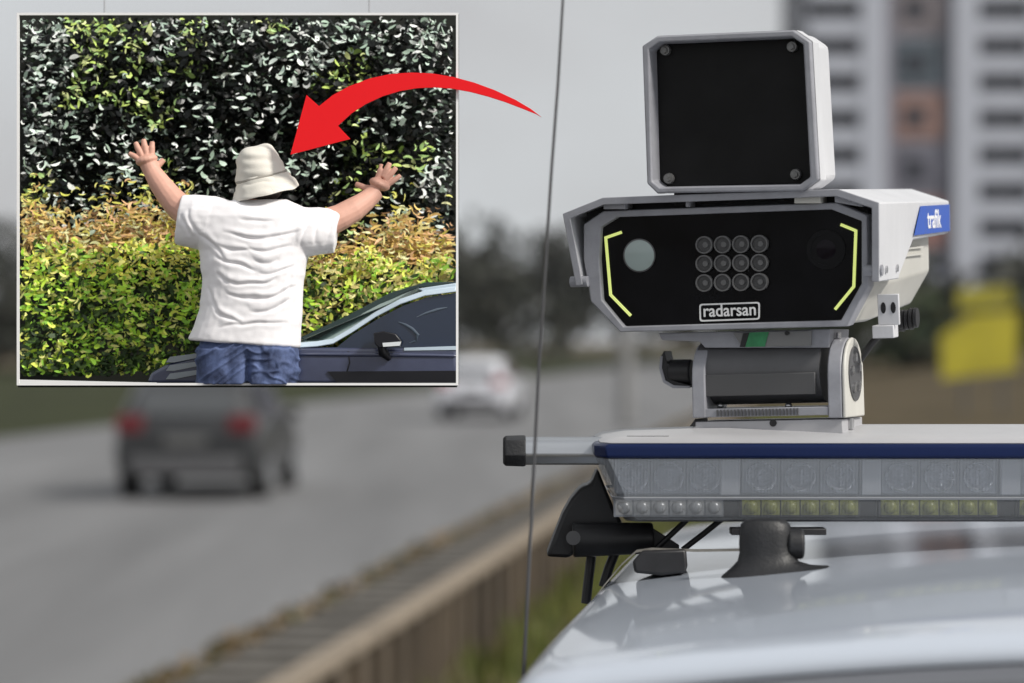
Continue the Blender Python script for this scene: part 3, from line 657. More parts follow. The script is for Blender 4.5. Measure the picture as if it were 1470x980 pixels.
# side seams on the housing, bracket, cable gland
s = MB()
for z in (.012, .004): s.box((xr+.0008, .20, z), (.003, .17, .0022))
s.put('side_seam', m_beige, sp)
s = MB(); pz = lp_([(1262, 432)], 0)[0]
bx = onp(1281, 444, MR, .05); s.box(bx+Vector((-.004, 0, 0)), (.024, .004, .034)); s.box(bx+Vector((-.010, .006, -.024)), (.024, .024, .014)); bk_ = s.put('cable_bracket', m_white, sp, bev=.001)
for dx in (-.0055, .0055):
    s = MB(); s.loft([[bx+Vector((-.004+dx+.0028*math.cos(t), yy, .002+.0062*math.sin(t))) for t in [2*math.pi*q/16 for q in range(16)]] for yy in (-.0015, -.0026)]); s.put('slot', m_hole, bk_)
g0 = onp(1294, 464, MR, .10); s = MB()
for k in range(7): s.cyl(g0+Vector((-.015+.005*k, 0, .001*k)), g0+Vector((-.0115+.005*k, 0, .001*k)), .011+.001*(k % 2), seg=16)
s.put('cable_gland', m_black, sp)
s = MB(); s.tube([onp(x, y, MR, .09) for x, y in ((1296, 466), (1270, 472), (1252, 492), (1232, 520), (1222, 545))], .0038, 10); s.put('cable', m_black, sp)

# ---- square radar panel on top
MP = MR
po = [(922, 66), (943, 52), (1139, 43.5), (1163, 60), (1174, 257), (1152, 273), (943, 276.5), (929, 263)]
pi_ = [(931, 70), (947, 60), (1136, 52), (1153, 63), (1163, 254), (1148, 265), (947, 269), (936, 260)]
yf = -.02
O2 = [onp(x, y, MR, yf) for x, y in po]; I3 = [onp(x, y, MR, yf) for x, y in pi_]
c2 = sum(O2, Vector())/8; PDp = .035
s = MB(); Ib = [Vector((c2.x+(p.x-c2.x)*.985, yf+.03, c2.z+(p.z-c2.z)*.985)) for p in I3]
Ob = [Vector((c2.x+(p.x-c2.x)*.99, yf+PDp, c2.z+(p.z-c2.z)*.99)) for p in O2]; Om2 = [Vector((c2.x+(p.x-c2.x)*1.008, yf+.005, c2.z+(p.z-c2.z)*1.008)) for p in O2]
s.loft([Ob, Om2, O2, I3, Ib], caps=False); pf = s.put('radar_frame', [m_grey], sp, bev=.0015)
s = MB(); s.loft([[p+Vector((0, .0005, 0)) for p in Ob], [Vector((c2.x+(p.x-c2.x)*.99, yf+.09, c2.z+(p.z-c2.z)*.985)) for p in O2]]); s.put('radar_case', m_white, sp, bev=.004)
s = MB(); s.loft([[Vector((c2.x+(p.x-c2.x)*1.012, yf+y, c2.z+(p.z-c2.z)*1.012)) for p in O2] for y in (.007, .034)], caps=False); s.put('radar_case_rim', m_white, sp, bev=.001)
s = MB(); s.prism([p+Vector((0, -.004, 0)) for p in Ib], (0, .003, 0)); s.put('radar_face', m_panel, sp, bev=.0008)
for x, y in ((956, 72), (1138, 67), (961, 256), (1143, 250)):
    c = onp(x, y, MR, yf+.024); s = MB(); s.cyl(c, c+Vector((0, -.005, 0)), .0062, .0055, 12); s.cyl(c+Vector((0, -.005, 0)), c+Vector((0, -.008, 0)), .0036, .0033, 6); s.put('bolt', m_boltg, sp)
# neck between panel and hood
s = MB(); a_ = onp(975, 278, MR, .04); b_ = onp(1150, 272, MR, .04); s.box(((a_.x+b_.x)/2, .05, a_.z-.002), ((b_.x-a_.x), .06, .022)); s.put('panel_neck', m_dgrey, sp)

# ---- swivel mount (shares the thing: it carries the camera)
MM = Matrix.Translation(P(1105, 545, 3.10)) @ Matrix.Rotation(R(-20), 4, 'Z') @ Matrix.Rotation(R(-1.6), 4, 'Y')
def mp_(x, y, yl=0.0): return onp(x, y, MM, yl)
def addm(s): bmesh.ops.transform(s.bm, matrix=MR.inverted() @ MM, verts=s.bm.verts); return s
yb0 = -.045; ybl = .09
def rounded_arm(xl, xr_, yt, yb):                     # arm plate: side profile (y,z) with a round top
    a_ = mp_(xl, yb, yb0); b_ = mp_(xr_, yt, yb0); zt, z0 = b_.z, a_.z; pts = []
    w2 = ybl/2; r_ = w2*.98
    for k in range(13):
        t = math.pi*k/12; pts.append((yb0+w2+r_*math.cos(t), zt-r_*.9+r_*.9*math.sin(t)))
    pts += [(yb0, z0), (yb0+ybl, z0)]
    return a_.x, b_.x, pts
xa, xb, pts = rounded_arm(994, 1010, 492, 600); s = MB(); s.prism([(xa, y, z) for y, z in pts], (xb-xa, 0, 0)); addm(s).put('yoke_arm', m_grey, sp, bev=.0015)
xa, xb, pts = rounded_arm(1189, 1206, 484, 600); s = MB(); s.prism([(xa, y, z) for y, z in pts], (xb-xa, 0, 0)); rarm = addm(s).put('yoke_arm', m_grey, sp, bev=.0015)
s = MB(); s.prism([(xb+.0005, y, z) for y, z in pts], (.004, 0, 0)); addm(s).put('arm_lit_face', m_beige, rarm, bev=.0015)  # paler plate paints the arm's outer face as lit from the right
zc_ = pts[6][1]-.040; yc_ = yb0+ybl/2
s = MB(); s.loft([[Vector((xb+dx, yc_+.030*k*math.cos(t), zc_+.030*k*math.sin(t))) for t in [2*math.pi*i/28 for i in range(28)]] for k, dx in ((1, .0045), (1, .006), (.9, .006), (.88, .005))]); dsc = addm(s).put('pivot_disc', m_dgrey, rarm)
for k in range(5):
    t = 2*math.pi*k/5+.4; s = MB(); c = Vector((xb+.005, yc_+.018*math.cos(t), zc_+.018*math.sin(t))); s.cyl(c, c+Vector((.003, 0, 0)), .005, seg=10); addm(s).put('pivot_bolt', m_steel, dsc)
a_, b_ = mp_(994, 600, yb0), mp_(1206, 583, yb0)
s = MB(); s.box2((a_.x+.0125, yb0+.001, a_.z+.0005), (mp_(1189, 600, yb0).x-.0002, yb0+ybl-.001, b_.z)); addm(s).put('yoke_base', m_grey, sp, bev=.0008)
s = MB()
for k in range(24): s.box((mp_(1030+5*k, 592, yb0).x, yb0-.0003, (a_.z+b_.z)/2), (.0016, .002, .0075))
addm(s).put('angle_scale', m_dgrey, sp)
# drum
s = MB(); l_, r_ = mp_(1011.5, 530, 0), mp_(1187.5, 530, 0); prof = []
for k in range(28):
    t = 2*math.pi*k/28; prof.append((.002+.040*math.cos(t), .036*math.sin(t)))
zc2 = mp_(1100, 533, 0).z
s.loft([[Vector((x, y, zc2+z)) for y, z in prof] for x in (l_.x, r_.x)]); addm(s).put('tilt_drum', m_dgrey, sp)
s = MB(); s.box2((l_.x+.004, -.036, zc2-.002), (r_.x-.004, -.0405, zc2-.026)); addm(s).put('drum_plate', mat('plate_grey', (.075, .075, .078), .4), sp, bev=.001)
# underside block between drum and housing
s = MB(); q = [mp_(x, y, -.03) for x, y in ((945, 478), (1192, 472), (1190, 499), (1012, 499), (1004, 490), (950, 488))]; s.prism(q, (0, .09, 0)); addm(s).put('cradle', m_grey, sp, bev=.001)
s = MB(); q = [mp_(x, y, -.034) for x, y in ((1052, 478), (1165, 475), (1164, 496), (1066, 498))]; s.prism(q, (0, .003, 0)); lab = addm(s).put('rating_plate', mat('plate_pale', (.20, .20, .20), .4), sp)
s = MB(); q = [mp_(x, y, -.0345) for x, y in ((1076, 477), (1104, 476), (1098, 497), (1070, 498))]; s.prism(q, (0, -.0006, 0)); addm(s).put('green_mark', mat('green', (.03, .22, .085), .4, var=.3, vscale=60), lab, smooth=False)
s = MB(); q = [mp_(x, y, -.035) for x, y in ((1067, 478), (1076, 477), (1069, 498), (1062, 498))]; s.prism(q, (0, -.0006, 0)); addm(s).put('black_mark', m_black, lab, smooth=False)
s = MB(); c = mp_(1130, 478, -.036); s.cyl(c, c+Vector((0, -.002, 0)), .0025, seg=10); addm(s).put('small_screw', m_black, sp)
# lever knob on the left
s = MB(); a_, b_ = mp_(962, 534, 0), mp_(994, 534, 0); s.cyl(a_, b_, .0145, seg=20); addm(s).put('lever_hub', m_black, sp, bev=.002)
s = MB(); q = [mp_(x, y, -.012) for x, y in ((953, 503), (957, 520), (964, 524), (962, 545), (990, 553), (990, 556), (966, 556), (952, 548), (946, 528), (948, 512))]; s.prism(q, (0, .03, 0)); addm(s).put('lever', m_rubber, sp, bev=.002)
s = MB(); q = [mp_(x, y, -.0135) for x, y in ((948, 511), (946, 529), (952, 549), (966, 557), (990, 557), (990, 554), (967, 553), (955, 546), (950, 528), (951, 511))]; s.prism(q, (0, .002, 0)); addm(s).put('lever_edge', m_grey, sp)
for x in (1034, 1132):
    s = MB(); c = mp_(x, 582, -.02); s.sph(c, (.004, .004, .0035)); addm(s).put('base_bolt', m_steel, sp)
s = MB(); c = mp_(1204, 485, -.01); s.cyl(c, c+Vector((0, 0, .006)), .003, seg=10); addm(s).put('stop_pin', m_steel, rarm)
# base plate on the light bar cover
s = MB(); a_, b_ = mp_(993, 618, yb0), mp_(1208, 601.5, yb0); zb2 = a_.z-.006; s.box2((a_.x, yb0+.004, zb2), (b_.x, yb0+ybl+.01, b_.z)); bp_ = addm(s).put('base_plate', mat('base_plate_grey', (.40, .40, .42), .45), sp, bev=.001)
s = MB(); c = mp_(1110, 607, yb0+.004); s.cyl(c, c+Vector((0, -.001, 0)), .004, seg=14); addm(s).put('plate_hole', m_black, bp_)
s = MB(); q = [mp_(x, y, yb0+.003) for x, y in ((990, 612), (998, 601), (998, 612))]; s.prism(q, (0, .05, 0)); addm(s).put('plate_gusset', m_black, bp_)
s = MB(); c = mp_(1221, 600, -.01); s.cyl(c, c+Vector((0, 0, -.012)), .0035, seg=10); addm(s).put('plate_bolt', m_steel, bp_)
# ------------------------------------------------------------------ overlaid inset picture of a man by a hedge, modelled as a hung display box
D0 = 3.10                                            # front plane of the display box
xl0, xr0, yt0, yb_0 = 24, 657, 18, 552
def B(x, y, dy=0.0): return P(x, y, D0+dy)           # photo point at a depth behind the front plane
BK = .26                                             # box depth
bxr = thing('display_box', 'white rimmed open display box with the overlaid inset, hanging left of the speed camera', 'display box', B(340, 552, BK/2))
s = MB(); q0 = [B(xl0, yt0), B(xr0+1, yt0), B(xr0+1, yb_0+1), B(xl0, yb_0+1)]; t2 = .0026
q1 = [q0[0]+Vector((t2, 0, -t2)), q0[1]+Vector((-t2, 0, -t2)), q0[2]+Vector((-t2, 0, t2)), q0[3]+Vector((t2, 0, t2))]
s.ring(q0, q1, (0, .004, 0)); s.put('rim', m_frame, bxr, world=True, smooth=False)
zf = B(0, yb_0).z                                    # floor level
m_inner = mat('dark_lining', (.010, .012, .008), .8)
XL, XR, ZT = B(xl0, 0, BK).x+.001, B(xr0, 0, 0).x-.004, B(0, yt0+2, BK).z
s = MB(); s.box2((XL, D0+BK, zf-.003), (XR, D0+BK+.006, ZT)); s.put('back_board', m_inner, bxr, world=True, smooth=False)
s = MB(); s.prism([B(xl0+2, 552, .0045)*1, Vector((XL, D0+BK-.0005, zf)), Vector((XR, D0+BK-.0005, zf)), Vector((B(xr0-1, 0, .0045).x, D0+.0045, zf))], (0, 0, -.003)); s.put('tray', m_inner, bxr, world=True, smooth=False)
for x in (150, 530):
    s = MB(); p = B(x, 30, BK+.012); s.tube([p-Vector((0, 0, .12)), p, p+Vector((0, 0, .30))], .0008, 8); s.put('hanging_rod', mat('rod_grey', (.42, .43, .45), .5), bxr, world=True)
ga_ = thing('gantry', 'steel post with an arm carrying the display box, outside the picture', 'gantry', (-.98, D0+BK+.05, 0))
zt_ = B(0, 30, BK).z+.30
s = MB(); s.box2((-1.01, D0+BK+.02, 0), (-.95, D0+BK+.08, zt_+.06)); s.put('post', m_dgrey, ga_, world=True)
s = MB(); s.box2((-.95, D0+BK-.01, zt_), (B(560, 0, BK).x, D0+BK+.035, zt_+.03)); s.put('arm', m_dgrey, ga_, world=True)

# --- hedge, dry grass, green shrub: leaf tones also carry glints and shaded holes
m_hl = tonemat('hedge_leaves', .35, .5)
HK = lambda: rng.random()
items = []
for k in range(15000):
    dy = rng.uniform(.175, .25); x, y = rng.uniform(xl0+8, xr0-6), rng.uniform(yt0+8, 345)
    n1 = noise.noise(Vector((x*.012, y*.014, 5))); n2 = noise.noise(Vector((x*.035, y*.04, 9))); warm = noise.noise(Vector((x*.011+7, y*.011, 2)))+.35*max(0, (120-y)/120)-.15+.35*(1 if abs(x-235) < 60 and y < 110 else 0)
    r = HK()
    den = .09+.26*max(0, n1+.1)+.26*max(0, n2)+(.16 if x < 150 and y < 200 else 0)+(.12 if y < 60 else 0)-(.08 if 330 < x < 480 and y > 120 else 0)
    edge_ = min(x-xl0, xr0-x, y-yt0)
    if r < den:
        tone = rng.choice([(.82, .92, .84), (.90, .93, .90), (.66, .82, .70), (.42, .56, .44)]) if warm < .12 else rng.choice([(.60, .78, .18), (.45, .68, .24), (.74, .82, .36)])  # near-white tones paint the sky glints on glossy leaves
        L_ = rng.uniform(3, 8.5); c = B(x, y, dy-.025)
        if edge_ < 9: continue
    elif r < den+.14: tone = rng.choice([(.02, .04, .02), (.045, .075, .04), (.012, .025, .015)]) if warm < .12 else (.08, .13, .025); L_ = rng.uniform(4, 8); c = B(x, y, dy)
    else: tone = (.003, .005, .004); L_ = rng.uniform(5, 10); c = B(x, y, dy)  # near-black leaves paint the shaded gaps in the hedge
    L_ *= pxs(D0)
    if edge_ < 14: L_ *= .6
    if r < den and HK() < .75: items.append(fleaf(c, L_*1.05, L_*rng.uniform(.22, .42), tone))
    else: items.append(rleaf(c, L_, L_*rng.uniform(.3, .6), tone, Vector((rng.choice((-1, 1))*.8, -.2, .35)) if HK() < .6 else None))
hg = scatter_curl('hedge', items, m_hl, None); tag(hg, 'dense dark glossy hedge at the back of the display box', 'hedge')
items = []
for k in range(5200):
    x = rng.uniform(xl0+9, xr0-8); base = 368 if x < 300 else 386; y = base-abs(rng.gauss(0, 36))*(1.15 if x < 300 else .9)+34*noise.noise(Vector((x*.013, 0, 4)))+16*noise.noise(Vector((x*.05, 2, 4)))
    if y < 232 or (y < 262 and HK() < .6) or (260 < x < 470): 
        if not (250 < x < 280 or 440 < x < 480): 
            if 260 < x < 470 or y < 232: continue
    tone = rng.choice([(.62, .42, .14), (.70, .52, .22), (.52, .34, .12), (.75, .60, .32), (.42, .26, .10), (.16, .09, .04), (.45, .40, .08), (.60, .36, .20)])
    if y < 292: tone = rng.choice([tone, (.50, .50, .10), (.03, .03, .015), (.60, .58, .18)])
    L_ = rng.uniform(4, 9.5)*pxs(D0)
    tone = tuple(min(.88, c*1.5) for c in tone)
    items.append(fleaf(B(x, y, rng.uniform(.145, .172)), L_*1.1, L_*.24, tone, .5))
tag(scatter_curl('dry_grass', items, m_leaf), 'tan dry grass band in front of the hedge in the display box', 'dry grass')
items = []
for k in range(9500):
    x = rng.uniform(xl0+8, xr0-8); top = 352 if x < 300 else 368; top += 30*noise.noise(Vector((x*.018, 3, 4)))+14*noise.noise(Vector((x*.06, 3, 4))); y = top+(552-top)*HK()
    if 330 < x < 425 or (x > 300 and y > 535): continue
    if y > 535: y = 535-HK()*20
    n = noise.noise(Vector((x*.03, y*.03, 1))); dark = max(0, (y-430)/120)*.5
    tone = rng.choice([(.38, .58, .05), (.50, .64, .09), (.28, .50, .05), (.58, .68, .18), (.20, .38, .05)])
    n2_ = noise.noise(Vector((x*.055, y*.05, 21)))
    if HK() < .16+dark*.8+max(0, -n-.05)*1.0+max(0, n2_-.1)*.9: tone = rng.choice([(.012, .025, .006), (.022, .045, .01), (.05, .085, .018)])  # dark tones paint shadowed holes into the shrub
    if x > 430 and HK() < .35: tone = rng.choice([(.50, .42, .16), (.60, .52, .25), (.30, .24, .08)])
    if y < 395 and HK() < .35: tone = rng.choice([(.60, .52, .16), (.50, .46, .08)])
    L_ = rng.uniform(3.5, 8)*pxs(D0)
    tone = tuple(min(.88, c*1.6) for c in tone)
    items.append(fleaf(B(x, y, rng.uniform(.10, .145)), L_*1.05, L_*rng.uniform(.25, .5), tone) if HK() < .8 else rleaf(B(x, y, rng.uniform(.10, .145)), L_, L_*rng.uniform(.25, .45), tone))
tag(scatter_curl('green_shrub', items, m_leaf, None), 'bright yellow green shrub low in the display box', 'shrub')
kb = MB(); kb.loft([[B(27, 544.5, .02), B(27, 551, .02), B(27, 551, .03), B(27, 544.5, .03)], [B(225, 549, .02), B(225, 551, .02), B(225, 551, .03), B(225, 549, .03)]])
tag(kb.put('kerb', m_frame), 'white kerb strip at the lower left of the display box', 'kerb')

# --- dark blue car standing behind the man
m_navy = mat('navy_car_paint', (.055, .065, .12), .22, coat=1, var=.1, vscale=30); m_ngl = mat('navy_side_glass', (.014, .024, .05), .05, coat=.6)
m_scr = mat('pale_windscreen', (.52, .64, .62), .2, coat=1); m_trim = mat('car_black_trim', (.006, .006, .01), .4); m_pil = mat('pillar_sheen', (.55, .66, .76), .2, coat=1)  # pale windscreen and pillar colours paint reflected light on the dark car
cr_ = thing('blue_car', 'dark blue car with black door mirror behind the man in the display box', 'car', B(520, 552, .075))
fy, ry = .052, .098
def prof(pts, y0, y1): return [B(x, y, y0) for x, y in pts], Vector((0, y1-y0, 0))
s = MB(); q, v = prof([(212, 545), (216, 535), (240, 522), (290, 508), (360, 501), (430, 497), (500, 499), (656, 500), (656, 551), (212, 551)], fy, ry); s.prism(q, v); s.put('body', m_navy, cr_, world=True, bev=.009, segs=4)
s = MB(); q, v = prof([(425, 506), (520, 505), (655, 508), (655, 513), (520, 512), (425, 511)], fy-.002, fy+.01); s.prism(q, v); s.put('shoulder_crease', m_navy, cr_, world=True, bev=.002)
s = MB(); q, v = prof([(425, 487), (470, 485), (520, 455), (580, 420), (604, 412), (655, 409), (655, 404), (610, 405), (560, 420), (500, 452), (440, 480)], ry-.012, ry+.004); s.prism(q, v); s.put('far_pillar', mat('far_pillar', (.03, .05, .05), .3), cr_, world=True, bev=.001)
s = MB(); lo = [(428, 489), (470, 489), (484, 485)]; 
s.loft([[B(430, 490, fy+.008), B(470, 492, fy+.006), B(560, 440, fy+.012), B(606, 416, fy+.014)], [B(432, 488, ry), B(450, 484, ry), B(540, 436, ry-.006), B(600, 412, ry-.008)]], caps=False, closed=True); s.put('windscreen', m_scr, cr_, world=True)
s = MB(); path = [(426, 496), (455, 494), (478, 490), (505, 474), (540, 451), (575, 433), (610, 421), (655, 415)]
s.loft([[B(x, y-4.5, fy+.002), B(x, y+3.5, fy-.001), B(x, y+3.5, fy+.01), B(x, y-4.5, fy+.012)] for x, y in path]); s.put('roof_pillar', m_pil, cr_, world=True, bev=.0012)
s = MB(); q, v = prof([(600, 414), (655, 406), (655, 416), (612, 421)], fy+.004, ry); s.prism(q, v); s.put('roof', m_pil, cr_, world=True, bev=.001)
s = MB(); q, v = prof([(478, 503), (506, 480), (545, 456), (580, 438), (615, 426), (655, 420), (655, 503)], fy+.003, fy+.008); s.prism(q, v); s.put('side_window', m_ngl, cr_, world=True)
s = MB(); s.tube([B(x, y, fy+.003) for x, y in ((572, 462), (582, 466), (592, 472), (600, 481), (597, 489), (588, 492))], [.0006, .0016, .002, .002, .0014, .0006], 8); s.put('glass_swirl', mat('swirl_grey', (.06, .085, .12), .6), cr_, world=True)  # curved tube painting a bright headrest-like swirl on the opaque glass
s = MB(); s.tube([B(x, y, fy+.003) for x, y in ((598, 455), (612, 449), (628, 444), (642, 441))], [.0004, .0013, .0016, .0005], 8); s.put('glass_streak', mat('streak_grey', (.10, .13, .17), .6), cr_, world=True)  # thin pale tube painting a light streak on the side glass
s = MB(); q, v = prof([(580, 499), (655, 496.5), (655, 502), (580, 503)], fy-.001, fy+.004); s.prism(q, v); s.put('sill_trim', m_pil, cr_, world=True)
s = MB(); s.tube([B(x, y, fy-.0004) for x, y in ((500, 504), (502, 520), (498, 534))], .0007, 6); s.put('door_gap', m_trim, cr_, world=True)
s = MB(); q, v = prof([(470, 533), (655, 532), (655, 550.5), (485, 550.5)], fy-.002, fy+.003); s.prism(q, v); s.put('lower_trim', m_trim, cr_, world=True)
s = MB(); q, v = prof([(536, 478), (550, 475), (568, 479), (577, 490), (574, 497), (545, 499), (538, 494)], fy-.022, fy-.004); s.prism(q, v); s.tube([B(546, 494, fy-.01), B(550, 506, fy-.004), B(560, 516, fy-.0015)], [.004, .006, .003]); mr = s.put('door_mirror', m_trim, cr_, world=True, bev=.003)
s = MB(); q, v = prof([(549, 492), (576, 490), (574, 496), (550, 497.5)], fy-.0235, fy-.021); s.prism(q, v); s.put('mirror_cap', mat('mirror_silver', (.75, .78, .8), .3), mr, world=True, root=cr_)
m_grb = mat('grille_silver', (.30, .33, .36), .3, .5)
for y0 in (512, 524, 536):
    s = MB(); q, v = prof([(238, y0+8), (244, y0), (290, y0-6), (290, y0), (250, y0+8)], fy-.002, fy+.004); s.prism(q, v); s.put('grille_bar', m_grb, cr_, world=True)

# --- the man seen from behind, arms raised
PYM = D0+.032; sp_ = PYM/F                           # his distance, and one photo pixel there
def W_(x, y, f=0): return P(x, y, PYM)+Vector((0, f*sp_, 0))   # f: pixels away from the viewer (his front)
def ell(cx, cy, rx, rf, f=0, n=36, tilt=0, sq=.85):
    return [W_(cx+rx*math.copysign(abs(math.cos(t))**sq, math.cos(t)), cy+tilt*rx*math.cos(t), f+rf*math.copysign(abs(math.sin(t))**sq, math.sin(t))) for t in [2*math.pi*k/n for k in range(n)]]
def fused(name, s, m, parent, vox, it, post=None):
    o = s.put(name, m, parent, world=bool(parent))
    r = o.modifiers.new('r', 'REMESH'); r.mode = 'VOXEL'; r.voxel_size = vox
    if it: sm_ = o.modifiers.new('s', 'SMOOTH'); sm_.factor = .5; sm_.iterations = it
    bake(o)
    if post: post(o)
    for p in o.data.polygons: p.use_smooth = True
    return o
px_ = sp_
s = MB()
# trunk under the shirt, neck, skull with a face on the far side
s.loft([ell(362, 296, 40, 26), ell(362, 320, 78, 38), ell(364, 380, 70, 40), ell(362, 450, 62, 38), ell(358, 500, 60, 38), ell(357, 530, 56, 34)])
s.tube([W_(366, 305, 4), W_(372, 285, 8), W_(376, 262, 12)], [24*px_, 21*px_, 22*px_], 16)
s.sph(W_(375, 248, 10), (29*px_, 32*px_, 36*px_), 24, 18)
s.sph(W_(379, 264, 22), (25*px_, 27*px_, 24*px_), 20, 14)                       # jaw
s.sph(W_(380, 255, 55), (6*px_, 9*px_, 9*px_), 12, 8); s.sph(W_(381, 268, 48), (11*px_, 4*px_, 5*px_), 12, 8)   # nose, lips
for sx in (-1, 1): s.sph(W_(378+sx*35, 258, 8), (5*px_, 8*px_, 12*px_), 12, 8)  # ears
for sx in (-1, 1): s.sph(W_(379+sx*13, 243, 48), (6*px_, 3*px_, 3*px_), 10, 6)  # brows
# arms: shoulder, elbow, wrist, palm, fingers
def limb(pts): s.tube([W_(x, y, f) for x, y, f, r in pts], [r*px_ for *_, r in pts], 16)
limb([(300, 318, 0, 27), (276, 308, 8, 24), (254, 295, 20, 20), (240, 280, 28, 18), (225, 261, 35, 16), (213, 243, 40, 13), (207, 231, 42, 13)])
s.sph(W_(205, 227, 43), (16.5*px_, 18*px_, 8*px_), 16, 12, Matrix.Rotation(R(-16), 4, 'Y'))
for fg in ([(197, 228, 43, 5), (187, 221, 43, 4.4), (179, 217, 45, 3.5)], [(198, 220, 43, 5), (192, 209, 43, 4.5), (188.5, 201, 45, 3.6)], [(205, 218, 43, 5), (202, 206, 43, 4.6), (200, 196.5, 45, 3.7)], [(212, 220, 43, 5), (212.5, 209, 43, 4.4), (213, 200, 45, 3.6)], [(213, 237, 42, 5.5), (223, 233, 44, 4.8), (229.5, 226, 46, 3.9)]): limb(fg)
limb([(425, 325, 0, 27), (455, 325, 5, 23), (488, 311, 12, 19), (506, 300, 20, 18), (522, 288, 28, 15), (532, 279, 34, 13.5), (537, 273, 38, 13)])
s.sph(W_(543, 262, 40), (16*px_, 19*px_, 8.5*px_), 16, 12, Matrix.Rotation(R(24), 4, 'Y'))
for fg in ([(541, 253, 40, 5), (544, 242, 41, 4.5), (545, 233, 44, 3.7)], [(547, 252, 40, 5), (553, 241, 41, 4.6), (557.5, 231, 44, 3.7)], [(551, 256, 40, 5), (560, 246, 42, 4.5), (567, 237.5, 44, 3.6)], [(553, 263, 40, 4.8), (564, 256, 42, 4.2), (573, 249, 45, 3.4)], [(534, 269, 40, 5.5), (521, 267, 43, 4.9), (508, 261, 46, 3.9)]): limb(fg)
m_skin = mat('skin', (.68, .38, .29), .55, var=.12, vscale=30)
pn = fused('person', s, m_skin, None, .00075, 3)
tag(pn, 'man seen from behind with raised arms, white t-shirt, bucket hat and jeans', 'person'); WM['person'] = Matrix.Identity(4)
# eyes
for sx in (-1, 1):
    s = MB(); s.sph(W_(379+sx*13, 249, 49), 4.5*px_, 10, 8); s.put('eye', mat('eye', (.6, .6, .6), .2), pn, world=True)
# hair below the hat
s = MB(); s.sph(W_(377, 264, 2), (31*px_, 30*px_, 28*px_), 20, 14); s.put('hair', mat('dark_hair', (.03, .022, .018), .7), pn, world=True)
# t-shirt
s = MB()
s.loft([ell(378, 286.5, 34, 24, 3), ell(374, 291, 52, 30, 2, tilt=.02), ell(369, 298, 82, 38, tilt=.06), ell(366, 312, 100, 45, tilt=.03), ell(365, 335, 91, 49), ell(365, 360, 79, 51), ell(364, 400, 74, 52), ell(361, 440, 74, 51), ell(355, 470, 77, 52), ell(351, 491, 80, 53, tilt=.07), ell(351, 493.5, 78, 51, tilt=.07)])
def sleeve(pts):
    P_ = [W_(x, y, f) for x, y, f, *_ in pts]; rings = []
    for i, (x, y, f, r, rf) in enumerate(pts):
        d = (P_[min(i+1, len(P_)-1)]-P_[max(0, i-1)]); d.y = 0; d.normalize(); nrm = Vector((-d.z, 0, d.x))
        rings.append([P_[i]+nrm*r*px_*math.cos(t)+Vector((0, 1, 0))*rf*px_*math.sin(t) for t in [2*math.pi*k/28 for k in range(28)]])
    s.loft(rings)
sleeve([(330, 330, 0, 40, 40), (300, 321, 1, 40, 40), (276, 317, 5, 38, 36), (258, 315.5, 10, 36, 31), (255, 315, 11, 34, 29)])
sleeve([(410, 338, 0, 40, 40), (434, 333, 1, 37, 40), (458, 331, 4, 34, 35), (481, 332, 8, 31.5, 30), (484, 332.5, 9, 30, 28)])
FOLD = [(346, 316, 396, 316, 4, 2.6), (326, 335, 438, 331, 9, 3.6), (318, 352, 362, 361, 3, 3.4), (360, 358, 424, 352, 6, 3.6), (314, 366, 372, 388, 3, 3.6), (366, 372, 404, 371, 4, 2.8),
        (372, 389, 428, 380, 6, 2.8), (330, 402, 402, 398, 9, 4.2), (316, 392, 336, 408, 1, 2.6), (330, 421, 430, 411, 13, 4.4), (362, 444, 420, 430, 6, 3.4), (312, 444, 352, 461, 3, 3.4), (318, 470, 418, 465, -5, 2.8), (345, 336, 410, 345, 4, 1.8),
        (290, 336, 330, 372, -3, 3.0), (262, 306, 276, 342, -3, 3.4), (274, 302, 292, 340, 3, 2.4), (448, 316, 434, 356, 3, 3.2), (466, 310, 452, 352, 3, 2.6), (476, 322, 462, 352, -2, 2.0), (300, 410, 322, 452, 2, 2.2), (424, 396, 412, 440, -2, 2.2)]
def wrinkle(o):
    me = o.data; no = [v.normal.copy() for v in me.vertices]
    for v, nn in zip(me.vertices, no):
        x = (v.co.x/PYM*F+CX); y = CY-(v.co.z-CZ)/PYM*F; k = 0
        if nn.y < .25:
            wx = x+5*noise.noise(Vector((x*.03, y*.03, 2))); wy = y+5*noise.noise(Vector((x*.035, y*.03, 7)))
            for x0, y0, x1, y1, sag, amp in FOLD:
                dx, dy = x1-x0, y1-y0; L2 = dx*dx+dy*dy; t = ((wx-x0)*dx+(wy-y0)*dy)/L2
                if -.05 < t < 1.05:
                    d = ((wy-y0)*dx-(wx-x0)*dy)/math.sqrt(L2)-sag*4*t*(1-t); d *= 1 if dx > 0 else -1
                    if abs(d) < 16:
                        w_ = max(0, math.sin(math.pi*min(1, max(0, t))))**.6
                        k += .62*amp*w_*(.8*math.exp(-((d+5)/4.5)**2)-1.0*math.exp(-((d-.5)/2.2)**2)+.35*math.exp(-((d-6)/4)**2))
        k += 1.8*noise.noise(Vector((x*.022, y*.03, 8)))+.6*noise.noise(Vector((x*.08, y*.1, 3)))
        v.co += nn*(k*px_)
ts = fused('t_shirt', s, mat('white_cotton', (.92, .90, .92), .8, bump=.05, bscale=900), pn, .0012, 4, wrinkle)
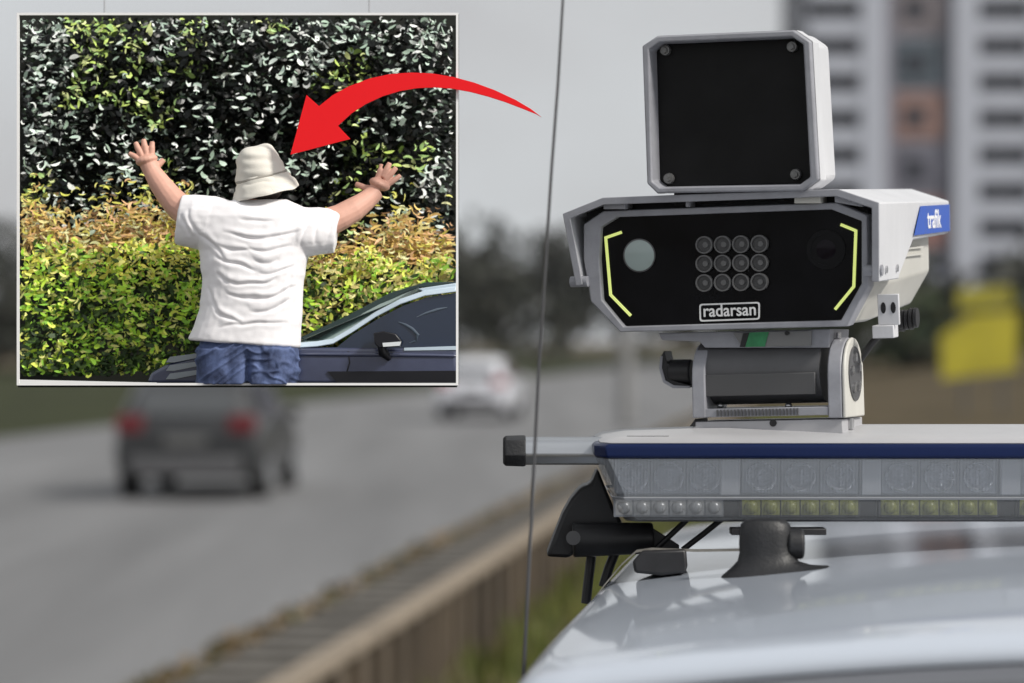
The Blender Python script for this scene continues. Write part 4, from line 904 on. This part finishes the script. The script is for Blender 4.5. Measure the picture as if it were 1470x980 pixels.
# jeans: two legs meeting at the seat, cut off by the tray
s = MB()
s.loft([ell(357, 484, 68, 46), ell(357, 500, 71, 49), ell(357, 530, 72, 50), ell(356, 551.5, 71, 49)])
for cx_, w0 in ((320, 36), (393, 34)): s.loft([ell(cx_, 500, w0, 50), ell(cx_-1, 551.5, w0+1, 50)])
def jw(o):
    me = o.data; no = [v.normal.copy() for v in me.vertices]
    for v, nn in zip(me.vertices, no):
        x = (v.co.x/PYM*F+CX); y = CY-(v.co.z-CZ)/PYM*F; u = x-359
        k = -10*math.exp(-(u/6)**2)*min(1, max(0, (y-498)/20))+2.6*noise.noise(Vector((x*.05, y*.05, 1)))+3*max(0, 1-abs(noise.noise(Vector((x*.03+y*.03, y*.06-abs(u)*.04, 4))))*4)
        v.co += nn*(k*px_)
        if v.co.z < zf+.0004: v.co.z = zf+.0004
fused('jeans', s, mat('blue_denim', (.035, .055, .15), .8, var=.6, vscale=45, col2=(.13, .18, .36), bump=.1, bscale=800), pn, .0012, 2, jw)
s = MB(); s.loft([ell(357, 483, 71, 49), ell(357, 491, 72, 50, tilt=.03), ell(357, 491.5, 66, 45, tilt=.03)], caps=False); s.put('hem_shade', m_trim, pn, world=True)  # black band painting the shadow under the shirt hem
# bucket hat, tipped to the left
HT = Matrix.Translation(W_(377, 262, 8)) @ Matrix.Rotation(R(-14), 4, 'Y') @ Matrix.Rotation(R(6), 4, 'X') @ Matrix.Scale(px_, 4)
hp_ = [(0, 54.5), (14, 54), (22, 51.5), (27, 46.5), (30.5, 38), (34, 26), (36.5, 14), (36.8, 9), (38.5, 5), (44.5, -4), (49, -14), (50, -17), (48.5, -17.5), (43, -5), (37, 8), (35.5, 12)]
s = MB(); s.loft([[HT @ Vector((r*math.cos(t), r*1.13*math.sin(t), z+(1.6*math.sin(3*t+1)+1.2*math.sin(5*t)) * (1 if z < 0 else (.5 if z < 45 else .2)))) for t in [2*math.pi*k/48 for k in range(48)]] if r else [HT @ Vector((.01*math.cos(t), .01*math.sin(t), z)) for t in [2*math.pi*k/48 for k in range(48)]] for r, z in hp_], caps=False)
def hw(o):
    me = o.data; no = [v.normal.copy() for v in me.vertices]
    for v, nn in zip(me.vertices, no):
        q = v.co/px_; v.co += nn*(2.4*noise.noise(Vector((q.x*.04, q.y*.04, q.z*.11)))*px_)
ht = s.put('bucket_hat', mat('cream_cotton', (.76, .73, .66), .85, bump=.1, bscale=900), pn, world=True)
sb_ = ht.modifiers.new('sub', 'SUBSURF'); sb_.levels = sb_.render_levels = 2; bake(ht); hw(ht)
for p in ht.data.polygons: p.use_smooth = True
s = MB(); s.loft([[HT @ Vector((r*math.cos(t), r*1.13*math.sin(t), z)) for t in [2*math.pi*k/48 for k in range(48)]] for r, z in ((36.2, 12), (37.8, 10.5), (38.2, 9), (37, 7.5))], caps=False); s.put('hat_seam', mat('cream_seam', (.34, .32, .28), .85), ht, world=True)

# --- overlaid red marker arrow, modelled as sheet metal just clear of the box rim
top = [(458, 152), (478, 136), (500, 124), (530, 112.5), (560, 106), (590, 103.8), (620, 105), (650, 110), (680, 118), (710, 129), (740, 143), (762, 156), (777, 167.5)]
bot = [(770, 163.5), (750, 155.5), (725, 146), (700, 138), (675, 131.5), (650, 127), (625, 125), (600, 126), (575, 130), (550, 137.5), (525, 149), (505, 162), (485, 180)]
head = [(503, 199), (417, 221.5), (440, 136)]
s = MB(); ol = [B(x, y, -.006) for x, y in top+bot+head]
vs_ = [s.bm.verts.new(p) for p in ol]; fc = s.bm.faces.new(vs_); g = bmesh.ops.extrude_face_region(s.bm, geom=[fc]); bmesh.ops.translate(s.bm, vec=(0, .0045, 0), verts=[v for v in g['geom'] if isinstance(v, bmesh.types.BMVert)])
bmesh.ops.triangulate(s.bm, faces=[f for f in s.bm.faces if len(f.verts) > 4])
ar_ = s.put('arrow', m_red, smooth=False); tag(ar_, 'curved red arrow overlaid in front of the display box, pointing at the man', 'arrow')
